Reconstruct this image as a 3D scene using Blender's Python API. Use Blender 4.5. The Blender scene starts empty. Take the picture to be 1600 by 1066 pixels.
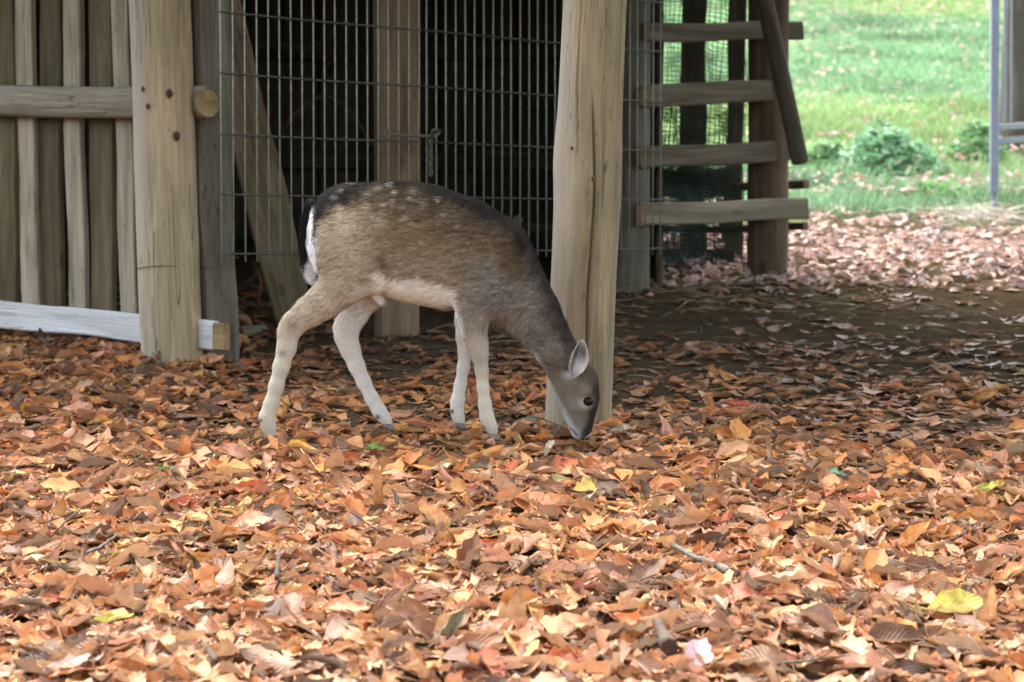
import bpy, bmesh, math, random
import numpy as np
from mathutils import Vector, Matrix, noise as mnoise

random.seed(7)
rng = np.random.default_rng(7)
scene = bpy.context.scene
col = scene.collection

# ------------------------------------------------------------------ camera
F = 3400.0                       # focal length in pixels of a 1600 px wide frame
PITCH = math.atan(143.0 / F)
CAM = Vector((0.0, 0.0, 1.105))
cam_data = bpy.data.cameras.new('camera')
cam_data.sensor_width = 36.0
cam_data.lens = F / 1600.0 * 36.0
cam_data.clip_start = 0.1
cam_data.clip_end = 600.0
cam_data.dof.use_dof = True
cam_data.dof.focus_distance = 5.25
cam_data.dof.aperture_fstop = 5.6
camera = bpy.data.objects.new('camera', cam_data)
camera.location = CAM
camera.rotation_euler = (math.pi / 2 - PITCH, 0, 0)
col.objects.link(camera)
scene.camera = camera

# ------------------------------------------------------------------ light
SUN_EL, SUN_AZ = math.radians(60), math.radians(345)   # azimuth clockwise from +Y: beyond the shelter, a little left
world = bpy.data.worlds.new('World')
scene.world = world
world.use_nodes = True
wn = world.node_tree
for n in list(wn.nodes):
    wn.nodes.remove(n)
w_out = wn.nodes.new('ShaderNodeOutputWorld')
w_bg = wn.nodes.new('ShaderNodeBackground')
w_sky = wn.nodes.new('ShaderNodeTexSky')
w_sky.sky_type = 'NISHITA'
w_sky.sun_disc = False
w_sky.sun_elevation = SUN_EL
w_sky.sun_rotation = SUN_AZ
w_sky.air_density = 1.0
w_sky.dust_density = 5.0
w_sky.ozone_density = 1.0
w_bg.inputs['Strength'].default_value = 0.15
w_hs = wn.nodes.new('ShaderNodeHueSaturation')      # thin cloud: the blue of the sky is washed out
w_hs.inputs['Saturation'].default_value = 0.55
wn.links.new(w_sky.outputs[0], w_hs.inputs['Color'])
wn.links.new(w_hs.outputs[0], w_bg.inputs[0])
wn.links.new(w_bg.outputs[0], w_out.inputs[0])

sun_data = bpy.data.lights.new('sun', 'SUN')
sun_data.energy = 0.6
sun_data.angle = math.radians(75)
sun_data.color = (1.0, 0.975, 0.95)
sun = bpy.data.objects.new('sun', sun_data)
sd = Vector((math.sin(SUN_AZ) * math.cos(SUN_EL), math.cos(SUN_AZ) * math.cos(SUN_EL), math.sin(SUN_EL)))
sun.rotation_euler = sd.to_track_quat('Z', 'Y').to_euler()
sun.location = (0, 0, 30)
col.objects.link(sun)

scene.view_settings.view_transform = 'Standard'
scene.view_settings.look = 'None'
scene.view_settings.exposure = 2.92
scene.view_settings.gamma = 1.0
scene.view_settings.use_curve_mapping = False
scene.render.engine = 'CYCLES'
scene.cycles.max_bounces = 8
scene.cycles.diffuse_bounces = 4
scene.cycles.transparent_max_bounces = 8
scene.cycles.use_denoising = True

FORE_TREES = ((-3.3, 0.6, 8.5, 3.9, 2.6, 'beech tree with a wide crown over the forecourt left of the camera'),
              (3.4, 0.2, 9.0, 4.0, 2.6, 'beech tree with a wide crown over the forecourt right of the camera'),
              (.4, -3.6, 9.5, 4.2, 2.8, 'beech tree with a wide crown behind the camera'))

# ------------------------------------------------------------------ small helpers
CP, SP = math.cos(PITCH), math.sin(PITCH)

def P(px, py, d):
    """world point that the photograph shows at (px, py) and that lies d metres away"""
    u, v = (px - 800.0) / F, (533.0 - py) / F
    return Vector((u * d, CAM.y + d * CP + v * d * SP, CAM.z - d * SP + v * d * CP))

def G(y, x=0.0):
    """height of the ground: a slope that rises away from the camera and steepens into the meadow"""
    y = np.minimum(np.asarray(y, float), 90.0)
    e = y - 13.5
    return 0.1044 * y + 0.072 * 0.5 * (np.sqrt(e * e + 2.0) + e)

def gp(px, py):
    """ground point under a pixel"""
    d0, d1 = 1.5, 120.0
    for _ in range(60):
        m = 0.5 * (d0 + d1)
        p = P(px, py, m)
        if p.z > float(G(p.y)):
            d0 = m
        else:
            d1 = m
    return P(px, py, 0.5 * (d0 + d1))

def srgb(r, g, b):
    def f(c):
        c /= 255.0
        return c / 12.92 if c <= 0.04045 else ((c + 0.055) / 1.055) ** 2.4
    return (f(r), f(g), f(b))

def smooth(a, b, x):
    t = np.clip((np.asarray(x, float) - a) / (b - a), 0, 1)
    return t * t * (3 - 2 * t)

def tag(o, label=None, cat=None, group=None, kind=None):
    if label: o['label'] = label
    if cat: o['category'] = cat
    if group: o['group'] = group
    if kind: o['kind'] = kind
    return o

def link(o, parent=None):
    col.objects.link(o)
    if parent is not None:
        o.parent = parent
    return o

def empty(name, loc, rz=0.0):
    o = bpy.data.objects.new(name, None)
    o.empty_display_size = 0.1
    o.location = loc
    o.rotation_euler = (0, 0, rz)
    return link(o)

def mesh_np(name, verts, faces, mats=(), smooth_=True, uv=None, cols=None, colname='tint'):
    """faces: (n,3) or (n,4) array"""
    me = bpy.data.meshes.new(name)
    verts = np.asarray(verts, np.float32)
    faces = np.asarray(faces, np.int32)
    k = faces.shape[1]
    me.vertices.add(len(verts)); me.vertices.foreach_set('co', verts.ravel())
    me.loops.add(faces.size); me.loops.foreach_set('vertex_index', faces.ravel())
    me.polygons.add(len(faces))
    me.polygons.foreach_set('loop_start', np.arange(0, faces.size, k, dtype=np.int32))
    me.polygons.foreach_set('loop_total', np.full(len(faces), k, np.int32))
    me.polygons.foreach_set('use_smooth', np.full(len(faces), bool(smooth_)))
    me.update(calc_edges=True)
    if uv is not None:
        l = me.uv_layers.new(name='UVMap')
        l.data.foreach_set('uv', np.asarray(uv, np.float32)[faces.ravel()].ravel())
    if cols is not None:
        a = me.color_attributes.new(colname, 'FLOAT_COLOR', 'POINT')
        c = np.ones((len(verts), 4), np.float32); c[:, :3] = cols
        a.data.foreach_set('color', c.ravel())
    for m in mats:
        me.materials.append(m)
    return me

def bm_obj(name, bm, mat, parent=None, smooth_=False, loc=None):
    me = bpy.data.meshes.new(name)
    bm.to_mesh(me); bm.free()
    me.materials.append(mat)
    for p in me.polygons:
        p.use_smooth = smooth_
    o = bpy.data.objects.new(name, me)
    if loc is not None:
        o.location = loc
    return link(o, parent)

def frame_to(o, p0, p1, face=None):
    """put an object whose long axis is local Z between p0 and p1; its local -Y looks towards 'face'"""
    z = (Vector(p1) - Vector(p0)).normalized()
    f = Vector(face if face is not None else (0, -1, 0))
    y = -(f - z * f.dot(z)).normalized()
    x = y.cross(z)
    m = Matrix((x, y, z)).transposed().to_4x4()
    m.translation = Vector(p0)
    return m

def place(o, m, parent=None):
    if parent is not None:
        o.parent = parent
        pm = Matrix.Translation(parent.location) @ parent.rotation_euler.to_matrix().to_4x4()
        o.matrix_local = pm.inverted() @ m
    else:
        o.matrix_world = m
    return o

def board_mesh(length, w, t, mat, wob=0.004, seg=14, ch=0.006, seed=0, taper=0.0, name='board'):
    """sawn board, long axis Z from 0 to length, width on X, thickness on Y; worn chamfered edges"""
    r = random.Random(seed)
    ph = [r.uniform(0, 6.28) for _ in range(8)]
    prof = [(-1, -1, 1, 0), (-1, -1, 0, 1), (-1, 1, 0, -1), (-1, 1, 1, 0), (1, 1, -1, 0), (1, 1, 0, -1), (1, -1, 0, 1), (1, -1, -1, 0)]
    vs, fs = [], []
    for i in range(seg + 1):
        z = length * i / seg
        s = z * 6.0
        dx = wob * (math.sin(s * .5 + ph[0]) + .5 * math.sin(s * 1.7 + ph[1]))
        dy = wob * .5 * math.sin(s * .6 + ph[2])
        wl = w / 2 + wob * .7 * math.sin(s * 1.1 + ph[3]) + wob * r.uniform(-.3, .3)
        wr = w / 2 + wob * .7 * math.sin(s * 1.3 + ph[4]) + wob * r.uniform(-.3, .3)
        k = 1 - taper * i / seg
        for sx, sy, cx, cy in prof:
            hw = (wl if sx < 0 else wr) * k
            vs.append((dx + sx * hw + cx * ch, dy + sy * t / 2 + cy * ch, z))
    for i in range(seg):
        for j in range(8):
            a, b = i * 8 + j, i * 8 + (j + 1) % 8
            fs.append((a, b, b + 8, a + 8))
    me = bpy.data.meshes.new(name)
    n = seg * 8
    me.from_pydata(vs, [], fs + [tuple(range(7, -1, -1)), tuple(range(n, n + 8))])
    me.materials.append(mat)
    me.update()
    bm = bmesh.new(); bm.from_mesh(me); bmesh.ops.recalc_face_normals(bm, faces=bm.faces); bm.to_mesh(me); bm.free()
    return me

def board(name, p0, p1, w, t, mat, parent=None, face=None, **kw):
    L = (Vector(p1) - Vector(p0)).length
    o = bpy.data.objects.new(name, board_mesh(L, w, t, mat, seed=random.randrange(1 << 30), name=name, **kw))
    col.objects.link(o)
    return place(o, frame_to(o, p0, p1, face), parent)

def log_mesh(length, r0, r1, mat, seed=0, nseg=64, nz=90, lump=0.04, cracks=(), bumps=(), bend=0.0, name='log'):
    """round timber, long axis Z; cracks = (angle, z0, z1, depth, width rad); bumps = (angle, z, height, width rad, width z)
    angle 0 is local -Y, counted towards +X"""
    r = random.Random(seed)
    off = Vector((r.uniform(0, 99), r.uniform(0, 99), r.uniform(0, 99)))
    z = np.linspace(0, length, nz)
    th = np.linspace(0, 2 * np.pi, nseg, endpoint=False)
    base = np.empty((nz, nseg))
    for i in range(nz):
        for j in range(nseg):
            v = Vector((math.cos(th[j]) * .9, math.sin(th[j]) * .9, z[i] * 1.6)) + off
            base[i, j] = mnoise.noise(v) + .35 * mnoise.noise(v * 3.1)
    rr = r0 + (r1 - r0) * (z / length)[:, None]
    rr = rr * (1 + lump * base)
    for (ca, z0, z1, dep, wr) in cracks:
        wand = 0.12 * np.sin(z * 3 + ca) + 0.05 * np.sin(z * 11)
        da = (th[None, :] - ca - wand[:, None] + np.pi) % (2 * np.pi) - np.pi
        env = smooth(z0, z0 + .15, z) * (1 - smooth(z1 - .15, z1, z))
        rr = rr - dep * np.exp(-(da / wr) ** 2) * env[:, None]
    for (ba, bz, h, wr, wz) in bumps:
        da = (th[None, :] - ba + np.pi) % (2 * np.pi) - np.pi
        rr = rr + h * np.exp(-(da / wr) ** 2 - ((z[:, None] - bz) / wz) ** 2)
    bx = bend * np.sin(z / length * 3.0 + r.uniform(0, 3)) * length
    by = bend * np.sin(z / length * 2.4 + r.uniform(0, 3)) * length
    X = rr * np.sin(th)[None, :] + bx[:, None]
    Y = -rr * np.cos(th)[None, :] + by[:, None]
    Z = np.repeat(z[:, None], nseg, 1)
    vs = np.stack([X, Y, Z], -1).reshape(-1, 3)
    i, j = np.meshgrid(np.arange(nz - 1), np.arange(nseg), indexing='ij')
    a = i * nseg + j; b = i * nseg + (j + 1) % nseg
    fs = np.stack([a, b, b + nseg, a + nseg], -1).reshape(-1, 4)
    # end caps: rounded over a little, fan to the middle
    n = len(vs)
    caps = []
    extra = [[bx[0], by[0], 0.0], [bx[-1], by[-1], length]]
    for jj in range(nseg):
        k = (jj + 1) % nseg
        caps.append((n, k, jj, n)); caps.append((n + 1, (nz - 1) * nseg + jj, (nz - 1) * nseg + k, n + 1))
    me = bpy.data.meshes.new(name)
    me.from_pydata(np.vstack([vs, extra]).tolist(), [], fs.tolist() + [c[:3] for c in caps])
    me.materials.append(mat)
    for p in me.polygons:
        p.use_smooth = len(p.vertices) == 4
    me.update()
    return me

def log(name, p0, p1, r0, r1, mat, parent=None, face=None, **kw):
    L = (Vector(p1) - Vector(p0)).length
    o = bpy.data.objects.new(name, log_mesh(L, r0, r1, mat, seed=random.randrange(1 << 30), name=name, **kw))
    col.objects.link(o)
    return place(o, frame_to(o, p0, p1, face), parent)

def tube_arrays(pts, rad, n=6, cap=True):
    pts = [Vector(p) for p in pts]
    m = len(pts)
    rads = rad if hasattr(rad, '__len__') else [rad] * m
    vs, fs = [], []
    t = (pts[1] - pts[0]).normalized()
    nrm = t.orthogonal().normalized()
    for i in range(m):
        a = pts[max(i - 1, 0)]; b = pts[min(i + 1, m - 1)]
        t = (b - a).normalized()
        nrm = (nrm - t * nrm.dot(t)).normalized()
        bi = t.cross(nrm)
        for j in range(n):
            q = 2 * math.pi * j / n
            vs.append(pts[i] + (nrm * math.cos(q) + bi * math.sin(q)) * rads[i])
    for i in range(m - 1):
        for j in range(n):
            fs.append((i * n + j, i * n + (j + 1) % n, (i + 1) * n + (j + 1) % n, (i + 1) * n + j))
    if cap:
        fs.append(tuple(range(n - 1, -1, -1))); fs.append(tuple(range((m - 1) * n, m * n)))
    return vs, fs

def tubes(name, lines, mat, parent=None, n=6, loc=(0, 0, 0), smooth_=True):
    """lines = [(points, radius)], joined in one mesh, points in world space"""
    V, Fc = [], []
    loc = Vector(loc)
    for pts, r in lines:
        vs, fs = tube_arrays(pts, r, n)
        k = len(V)
        V += [v - loc for v in vs]; Fc += [tuple(i + k for i in f) for f in fs]
    me = bpy.data.meshes.new(name)
    me.from_pydata(V, [], Fc)
    me.materials.append(mat)
    for p in me.polygons:
        p.use_smooth = smooth_ and len(p.vertices) == 4
    o = bpy.data.objects.new(name, me)
    o.location = loc
    if parent is not None:
        o.location = loc - parent.location
    return link(o, parent)

# ------------------------------------------------------------------ materials
class NT:
    def __init__(self, name):
        self.m = bpy.data.materials.new(name); self.m.use_nodes = True
        self.t = self.m.node_tree
        self.b = self.t.nodes['Principled BSDF']
    def n(self, typ, **kw):
        x = self.t.nodes.new(typ)
        for k, v in kw.items():
            if k == 'inp':
                for a, b in v.items():
                    x.inputs[a].default_value = b
            else:
                setattr(x, k, v)
        return x
    def l(self, a, b):
        self.t.links.new(a, b)
    def ramp(self, fac, stops, interp='LINEAR'):
        r = self.n('ShaderNodeValToRGB')
        r.color_ramp.interpolation = interp
        els = r.color_ramp.elements
        while len(els) < len(stops):
            els.new(0.5)
        for e, (p, c) in zip(els, stops):
            e.position = p
            e.color = (*c, 1) if len(c) == 3 else c
        self.l(fac, r.inputs[0])
        return r.outputs[0]
    def mix(self, fac, a, b, mode='MIX'):
        x = self.n('ShaderNodeMix', data_type='RGBA', blend_type=mode)
        for s, v in ((0, fac), (6, a), (7, b)):
            if hasattr(v, 'is_linked') or hasattr(v, 'links'):
                self.l(v, x.inputs[s])
            elif s == 0:
                x.inputs[0].default_value = v
            else:
                x.inputs[s].default_value = (*v, 1)
        return x.outputs[2]
    def noise(self, vec, scale, detail=4, rough=.55, dist=0.0):
        x = self.n('ShaderNodeTexNoise', inp={'Scale': scale, 'Detail': detail, 'Roughness': rough, 'Distortion': dist})
        if vec is not None:
            self.l(vec, x.inputs['Vector'])
        return x.outputs[0]
    def mapping(self, vec, scale=(1, 1, 1), loc=None):
        x = self.n('ShaderNodeMapping')
        x.inputs['Scale'].default_value = scale
        self.l(vec, x.inputs['Vector'])
        if loc is not None:
            self.l(loc, x.inputs['Location'])
        return x.outputs[0]
    def math(self, op, a, b=0.0):
        x = self.n('ShaderNodeMath', operation=op)
        for i, v in enumerate((a, b)):
            if hasattr(v, 'links'):
                self.l(v, x.inputs[i])
            else:
                x.inputs[i].default_value = v
        return x.outputs[0]
    def bump(self, h, strength, dist):
        x = self.n('ShaderNodeBump', inp={'Strength': strength, 'Distance': dist})
        self.l(h, x.inputs['Height'])
        self.l(x.outputs[0], self.b.inputs['Normal'])
        return x
    def done(self, rough=.8, spec=.3):
        self.b.inputs['Roughness'].default_value = rough
        self.b.inputs['Specular IOR Level'].default_value = spec
        return self.m

def wood(name, light, mid, dark, green=(.10, .105, .05), green_amt=.35, grain=1.0, knots=True, spots=True, rough=.85, bleach=None):
    t = NT(name)
    co = t.n('ShaderNodeTexCoord').outputs['Object']
    rnd = t.n('ShaderNodeObjectInfo').outputs['Random']
    cmb = t.n('ShaderNodeCombineXYZ')
    off = t.math('MULTIPLY', rnd, 37.0)
    for i in range(3):
        t.l(off, cmb.inputs[i])
    off = cmb.outputs[0]
    fine = t.noise(t.mapping(co, (75 * grain, 75 * grain, 3.2), off), 1, 5, .65)
    broad = t.noise(t.mapping(co, (14 * grain, 14 * grain, 1.6), off), 1, 4, .6, .6)
    patch = t.noise(t.mapping(co, (3, 3, 1.3), off), 1.5, 4, .6)
    c = t.ramp(broad, [(.30, dark), (.48, mid), (.68, light)])
    c = t.mix(t.math('MULTIPLY', t.ramp(fine, [(.38, (1, 1, 1)), (.56, (0, 0, 0))]), .45), c, dark)
    # grey weathering, green algae in broad patches
    c = t.mix(t.math('MULTIPLY', t.ramp(patch, [(.45, (0, 0, 0)), (.65, (1, 1, 1))]), green_amt), c, green)
    if knots:
        vor = t.n('ShaderNodeTexVoronoi', inp={'Scale': 1.0, 'Randomness': 1.0})
        t.l(t.mapping(co, (7, 7, 3.2), off), vor.inputs['Vector'])
        c = t.mix(t.ramp(vor.outputs['Distance'], [(.05, (.8, .8, .8)), (.11, (.25, .25, .25)), (.16, (0, 0, 0))]), c, tuple(v * .35 for v in dark))
    if spots:
        sp = t.noise(t.mapping(co, (60, 60, 22), off), 1, 2, .5)
        c = t.mix(t.math('MULTIPLY', t.ramp(sp, [(.66, (0, 0, 0)), (.74, (1, 1, 1))]), .5), c, tuple(v * .4 for v in dark))
    if bleach:      # left side paler grey: weathering, plus painted light to round the post
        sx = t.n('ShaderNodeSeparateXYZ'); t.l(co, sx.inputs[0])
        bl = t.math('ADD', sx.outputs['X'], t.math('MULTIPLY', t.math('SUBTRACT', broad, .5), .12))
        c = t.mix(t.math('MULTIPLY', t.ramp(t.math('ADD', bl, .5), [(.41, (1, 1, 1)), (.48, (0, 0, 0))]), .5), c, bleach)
    # each board its own tone
    v = t.n('ShaderNodeHueSaturation')
    t.l(t.math('ADD', t.math('MULTIPLY', rnd, .4), .8), v.inputs['Value'])
    t.l(c, v.inputs['Color'])
    t.l(v.outputs[0], t.b.inputs['Base Color'])
    # drying checks: long thin dark splits along the grain
    chk = t.noise(t.mapping(co, (26 * grain, 26 * grain, .9), off), 1, 3, .6, .4)
    ln = t.ramp(chk, [(.484, (0, 0, 0)), (.492, (1, 1, 1)), (.50, (0, 0, 0))])
    lnm = t.math('MULTIPLY', ln, t.ramp(patch, [(.48, (0, 0, 0)), (.62, (1, 1, 1))]))
    c2 = t.mix(t.math('MULTIPLY', lnm, .5), v.outputs[0], tuple(x * .35 for x in dark))
    t.l(c2, t.b.inputs['Base Color'])
    h = t.math('SUBTRACT', t.math('ADD', t.math('MULTIPLY', fine, 1.2), t.math('MULTIPLY', broad, 1.6)), t.math('MULTIPLY', lnm, 1.5))
    t.bump(h, .9, .005)
    return t.done(rough, .25)

M = {}
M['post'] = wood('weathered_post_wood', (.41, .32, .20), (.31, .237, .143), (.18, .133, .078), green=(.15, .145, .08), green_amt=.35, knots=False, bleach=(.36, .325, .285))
M['post_grey'] = wood('grey_post_wood', (.20, .175, .135), (.13, .112, .082), (.06, .05, .035), green_amt=.35, knots=False)
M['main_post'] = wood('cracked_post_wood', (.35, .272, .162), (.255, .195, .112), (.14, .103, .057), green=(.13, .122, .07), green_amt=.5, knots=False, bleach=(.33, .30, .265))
M['plank_pale'] = wood('pale_plank_wood', (.44, .37, .275), (.34, .28, .20), (.17, .135, .09), green=(.17, .175, .09), green_amt=.4)
M['plank_olive'] = wood('olive_plank_wood', (.175, .135, .075), (.115, .088, .046), (.05, .038, .02), green=(.09, .085, .035), green_amt=.45)
M['brace'] = wood('brace_plank_wood', (.34, .28, .175), (.25, .20, .12), (.11, .085, .05), green=(.16, .15, .075), green_amt=.4)
M['inner_post'] = wood('inner_post_wood', (.24, .165, .10), (.165, .11, .065), (.075, .05, .03), green=(.13, .115, .06), green_amt=.3)
M['rail'] = wood('rail_wood', (.27, .23, .165), (.19, .158, .108), (.095, .075, .048), green=(.13, .135, .075), green_amt=.5)
M['fence_rail'] = wood('weathered_rail_wood', (.46, .40, .31), (.34, .29, .215), (.16, .13, .09), green=(.22, .215, .13), green_amt=.4)
M['cut_dim'] = wood('dull_cut_end', (.24, .165, .07), (.19, .125, .05), (.11, .07, .03), knots=False)
M['pale_board'] = wood('grey_white_board', (.60, .61, .595), (.54, .55, .535), (.40, .395, .37), green=(.5, .485, .42), green_amt=.3, knots=False)
M['cut_end'] = wood('fresh_cut_end', (.38, .285, .14), (.31, .22, .10), (.20, .13, .055), green_amt=.1, knots=False)
M['brown_wood'] = wood('brown_shed_wood', (.17, .115, .07), (.11, .073, .044), (.05, .033, .02), green=(.09, .08, .04), green_amt=.3)
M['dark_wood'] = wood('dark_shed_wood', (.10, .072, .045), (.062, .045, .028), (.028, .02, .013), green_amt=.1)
M['rough_pole'] = wood('rough_pole_bark', (.13, .115, .09), (.085, .073, .055), (.04, .034, .025), green_amt=.3)

def plain(name, c, rough=.6, metal=0.0, spec=.4, var=.25, scale=30, bump=.0):
    t = NT(name)
    co = t.n('ShaderNodeTexCoord').outputs['Object']
    nz = t.noise(co, scale, 4, .6)
    cc = t.ramp(nz, [(.3, tuple(v * (1 - var) for v in c)), (.7, tuple(min(1, v * (1 + var)) for v in c))])
    t.l(cc, t.b.inputs['Base Color'])
    t.b.inputs['Metallic'].default_value = metal
    if bump:
        t.bump(nz, .6, bump)
    return t.done(rough, spec)

M['galv'] = plain('galvanised_wire', (.25, .28, .22), .5, .35, .5, .35, 60)
M['galv_dark'] = plain('weathered_cross_wire', (.065, .07, .055), .6, .3, .4, .4, 60)  # same galvanised metal; shade from how these wires face is in the colour
M['rust_wire'] = plain('rusty_wire', (.09, .07, .055), .7, .3, .3, .4, 50)
M['chain'] = plain('old_steel_chain', (.13, .125, .09), .45, .5, .5, .4, 90)
M['net'] = plain('green_plastic_net', (.035, .06, .045), .6, 0, .3, .3, 20)
M['gate_metal'] = plain('galvanised_gate', (.20, .225, .27), .5, .2, .5, .15, 12)
M['gate_dark'] = plain('dark_gate_bar', (.10, .12, .12), .5, .2, .4, .2, 12)
M['stone'] = plain('mossy_stone', (.085, .09, .06), .9, 0, .2, .4, 25, .004)
M['grey_stone'] = plain('grey_stone', (.22, .22, .20), .9, 0, .2, .3, 25, .004)
M['twig'] = plain('grey_twig', (.12, .105, .085), .85, 0, .2, .4, 60, .001)
M['dark_twig'] = plain('dark_twig', (.07, .05, .035), .85, 0, .2, .4, 60, .001)
M['bark'] = wood('tree_bark', (.17, .135, .10), (.10, .078, .055), (.035, .027, .02), green=(.09, .10, .05), green_amt=.4, grain=.5, knots=False)
M['straw'] = plain('dry_straw', (.30, .24, .13), .7, 0, .3, .4, 3)
M['rope'] = plain('rusty_red_hoop', (.16, .06, .03), .8, 0, .2, .4, 40)
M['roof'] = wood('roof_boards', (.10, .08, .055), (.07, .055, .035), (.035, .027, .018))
# ------------------------------------------------------------------ ground
def vnoise(X, Y, s, seed=0):
    """cheap smooth value noise on arrays"""
    r = np.random.default_rng(seed)
    T = r.random((64, 64))
    x = np.asarray(X) * s + 1000; y = np.asarray(Y) * s + 1000
    xi = np.floor(x).astype(int); yi = np.floor(y).astype(int)
    fx = x - xi; fy = y - yi
    fx = fx * fx * (3 - 2 * fx); fy = fy * fy * (3 - 2 * fy)
    a = T[xi % 64, yi % 64]; b = T[(xi + 1) % 64, yi % 64]; c = T[xi % 64, (yi + 1) % 64]; d = T[(xi + 1) % 64, (yi + 1) % 64]
    return (a * (1 - fx) + b * fx) * (1 - fy) + (c * (1 - fx) + d * fx) * fy

def heap(X, Y):
    """low relief of the leaf carpet and the soil"""
    return 0.026 * (vnoise(X, Y, 2.2, 1) - .5) + 0.016 * (vnoise(X, Y, 6.0, 2) - .5) - .034 * (1 - smooth(8.2, 9.0, Y))

xs = np.concatenate([np.linspace(-90, -6, 24)[:-1], np.linspace(-6, 7, 180), np.linspace(7, 90, 24)[1:]])
ys = np.concatenate([np.linspace(-30, 1, 14)[:-1], np.linspace(1, 15, 200), np.linspace(15, 40, 60)[1:], np.linspace(40, 160, 30)[1:]])
GX, GY = np.meshgrid(xs, ys, indexing='xy')
GZ = G(GY) + heap(GX, GY) * np.where(GY < 14, 1, 3)
nx, ny = len(xs), len(ys)
ii, jj = np.meshgrid(np.arange(nx - 1), np.arange(ny - 1), indexing='xy')
a = jj * nx + ii
gf = np.stack([a, a + 1, a + 1 + nx, a + nx], -1).reshape(-1, 4)

t = NT('ground_soil')
co = t.n('ShaderNodeTexCoord').outputs['Object']
big = t.noise(co, 1.3, 5, .6)
mid = t.noise(co, 14, 5, .65)
fine = t.noise(co, 70, 4, .7)
soil = t.ramp(mid, [(.25, (.030, .022, .013)), (.5, (.062, .046, .028)), (.75, (.10, .078, .048))])
soil = t.mix(t.math('MULTIPLY', t.ramp(fine, [(.45, (0, 0, 0)), (.62, (1, 1, 1))]), .4), soil, (.105, .08, .045))
grass = t.ramp(mid, [(.25, (.07, .11, .045)), (.55, (.13, .20, .085)), (.8, (.21, .28, .13))])
sep = t.n('ShaderNodeSeparateXYZ'); t.l(co, sep.inputs[0])
edge = t.math('ADD', sep.outputs['Y'], t.math('MULTIPLY', t.math('SUBTRACT', big, .5), 5.0))
mr = t.n('ShaderNodeMapRange', inp={'From Min': 11.6, 'From Max': 13.4})
t.l(edge, mr.inputs['Value'])
t.l(t.mix(mr.outputs[0], soil, grass), t.b.inputs['Base Color'])
t.bump(t.math('ADD', mid, t.math('MULTIPLY', fine, .6)), .9, .02)
M['ground'] = t.done(1.0, .0)
ground = link(bpy.data.objects.new('ground', mesh_np('ground', np.stack([GX, GY, GZ], -1).reshape(-1, 3), gf, [M['ground']])))
tag(ground, kind='structure')

def gz(x, y):
    return float(G(y) + heap(np.array([x]), np.array([y]))[0] * (1 if y < 14 else 3))

# ------------------------------------------------------------------ leaves
def leaf_mat(name, use_object_color):
    t = NT(name)
    if use_object_color:
        c0 = t.n('ShaderNodeObjectInfo').outputs['Color']
    else:
        c0 = t.n('ShaderNodeAttribute', attribute_name='tint').outputs['Color']
    uv = t.n('ShaderNodeTexCoord').outputs['UV']
    geo = t.n('ShaderNodeNewGeometry')
    sep = t.n('ShaderNodeSeparateXYZ'); t.l(uv, sep.inputs[0])
    v = sep.outputs['X']; u = t.math('ABSOLUTE', t.math('SUBTRACT', sep.outputs['Y'], .5))
    # side veins run forward from the midrib
    ph = t.math('SUBTRACT', t.math('MULTIPLY', v, 13.0), t.math('MULTIPLY', u, 9.0))
    w = t.math('FRACT', ph)
    vein = t.ramp(w, [(.0, (1, 1, 1)), (.10, (.15, .15, .15)), (.5, (0, 0, 0)), (.92, (.15, .15, .15)), (1.0, (1, 1, 1))])
    rib = t.ramp(u, [(.0, (1, 1, 1)), (.03, (.7, .7, .7)), (.06, (0, 0, 0))])
    pos = t.n('ShaderNodeTexCoord').outputs['Object']
    blot = t.noise(geo.outputs['Position'], 55, 4, .65)
    c = t.mix(t.ramp(blot, [(.36, (.9, .9, .9)), (.62, (0, 0, 0))]), c0, t.mix(1.0, c0, (.62, .46, .36), 'MULTIPLY'))
    c = t.mix(t.math('MULTIPLY', t.math('MAXIMUM', vein, rib), .32), c, t.mix(.5, c0, (.5, .38, .24)))
    # the underside of a leaf is paler and duller
    c = t.mix(t.math('MULTIPLY', geo.outputs['Backfacing'], .35), c, (.36, .27, .19))
    t.l(c, t.b.inputs['Base Color'])
    wave = t.n('ShaderNodeMath', operation='SINE')
    t.l(t.math('MULTIPLY', ph, 6.283), wave.inputs[0])
    t.bump(t.math('ADD', wave.outputs[0], t.math('MULTIPLY', blot, 2.0)), .3, .002)
    tr = t.n('ShaderNodeBsdfTranslucent'); t.l(c, tr.inputs['Color'])
    ms = t.n('ShaderNodeMixShader', inp={0: .24})
    out = t.t.nodes['Material Output']
    t.l(t.b.outputs[0], ms.inputs[1]); t.l(tr.outputs[0], ms.inputs[2]); t.l(ms.outputs[0], out.inputs['Surface'])
    return t.done(.5, .3)

M['leaf'] = leaf_mat('beech_leaf', False)
M['leaf_single'] = leaf_mat('beech_leaf_single', True)

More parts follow.
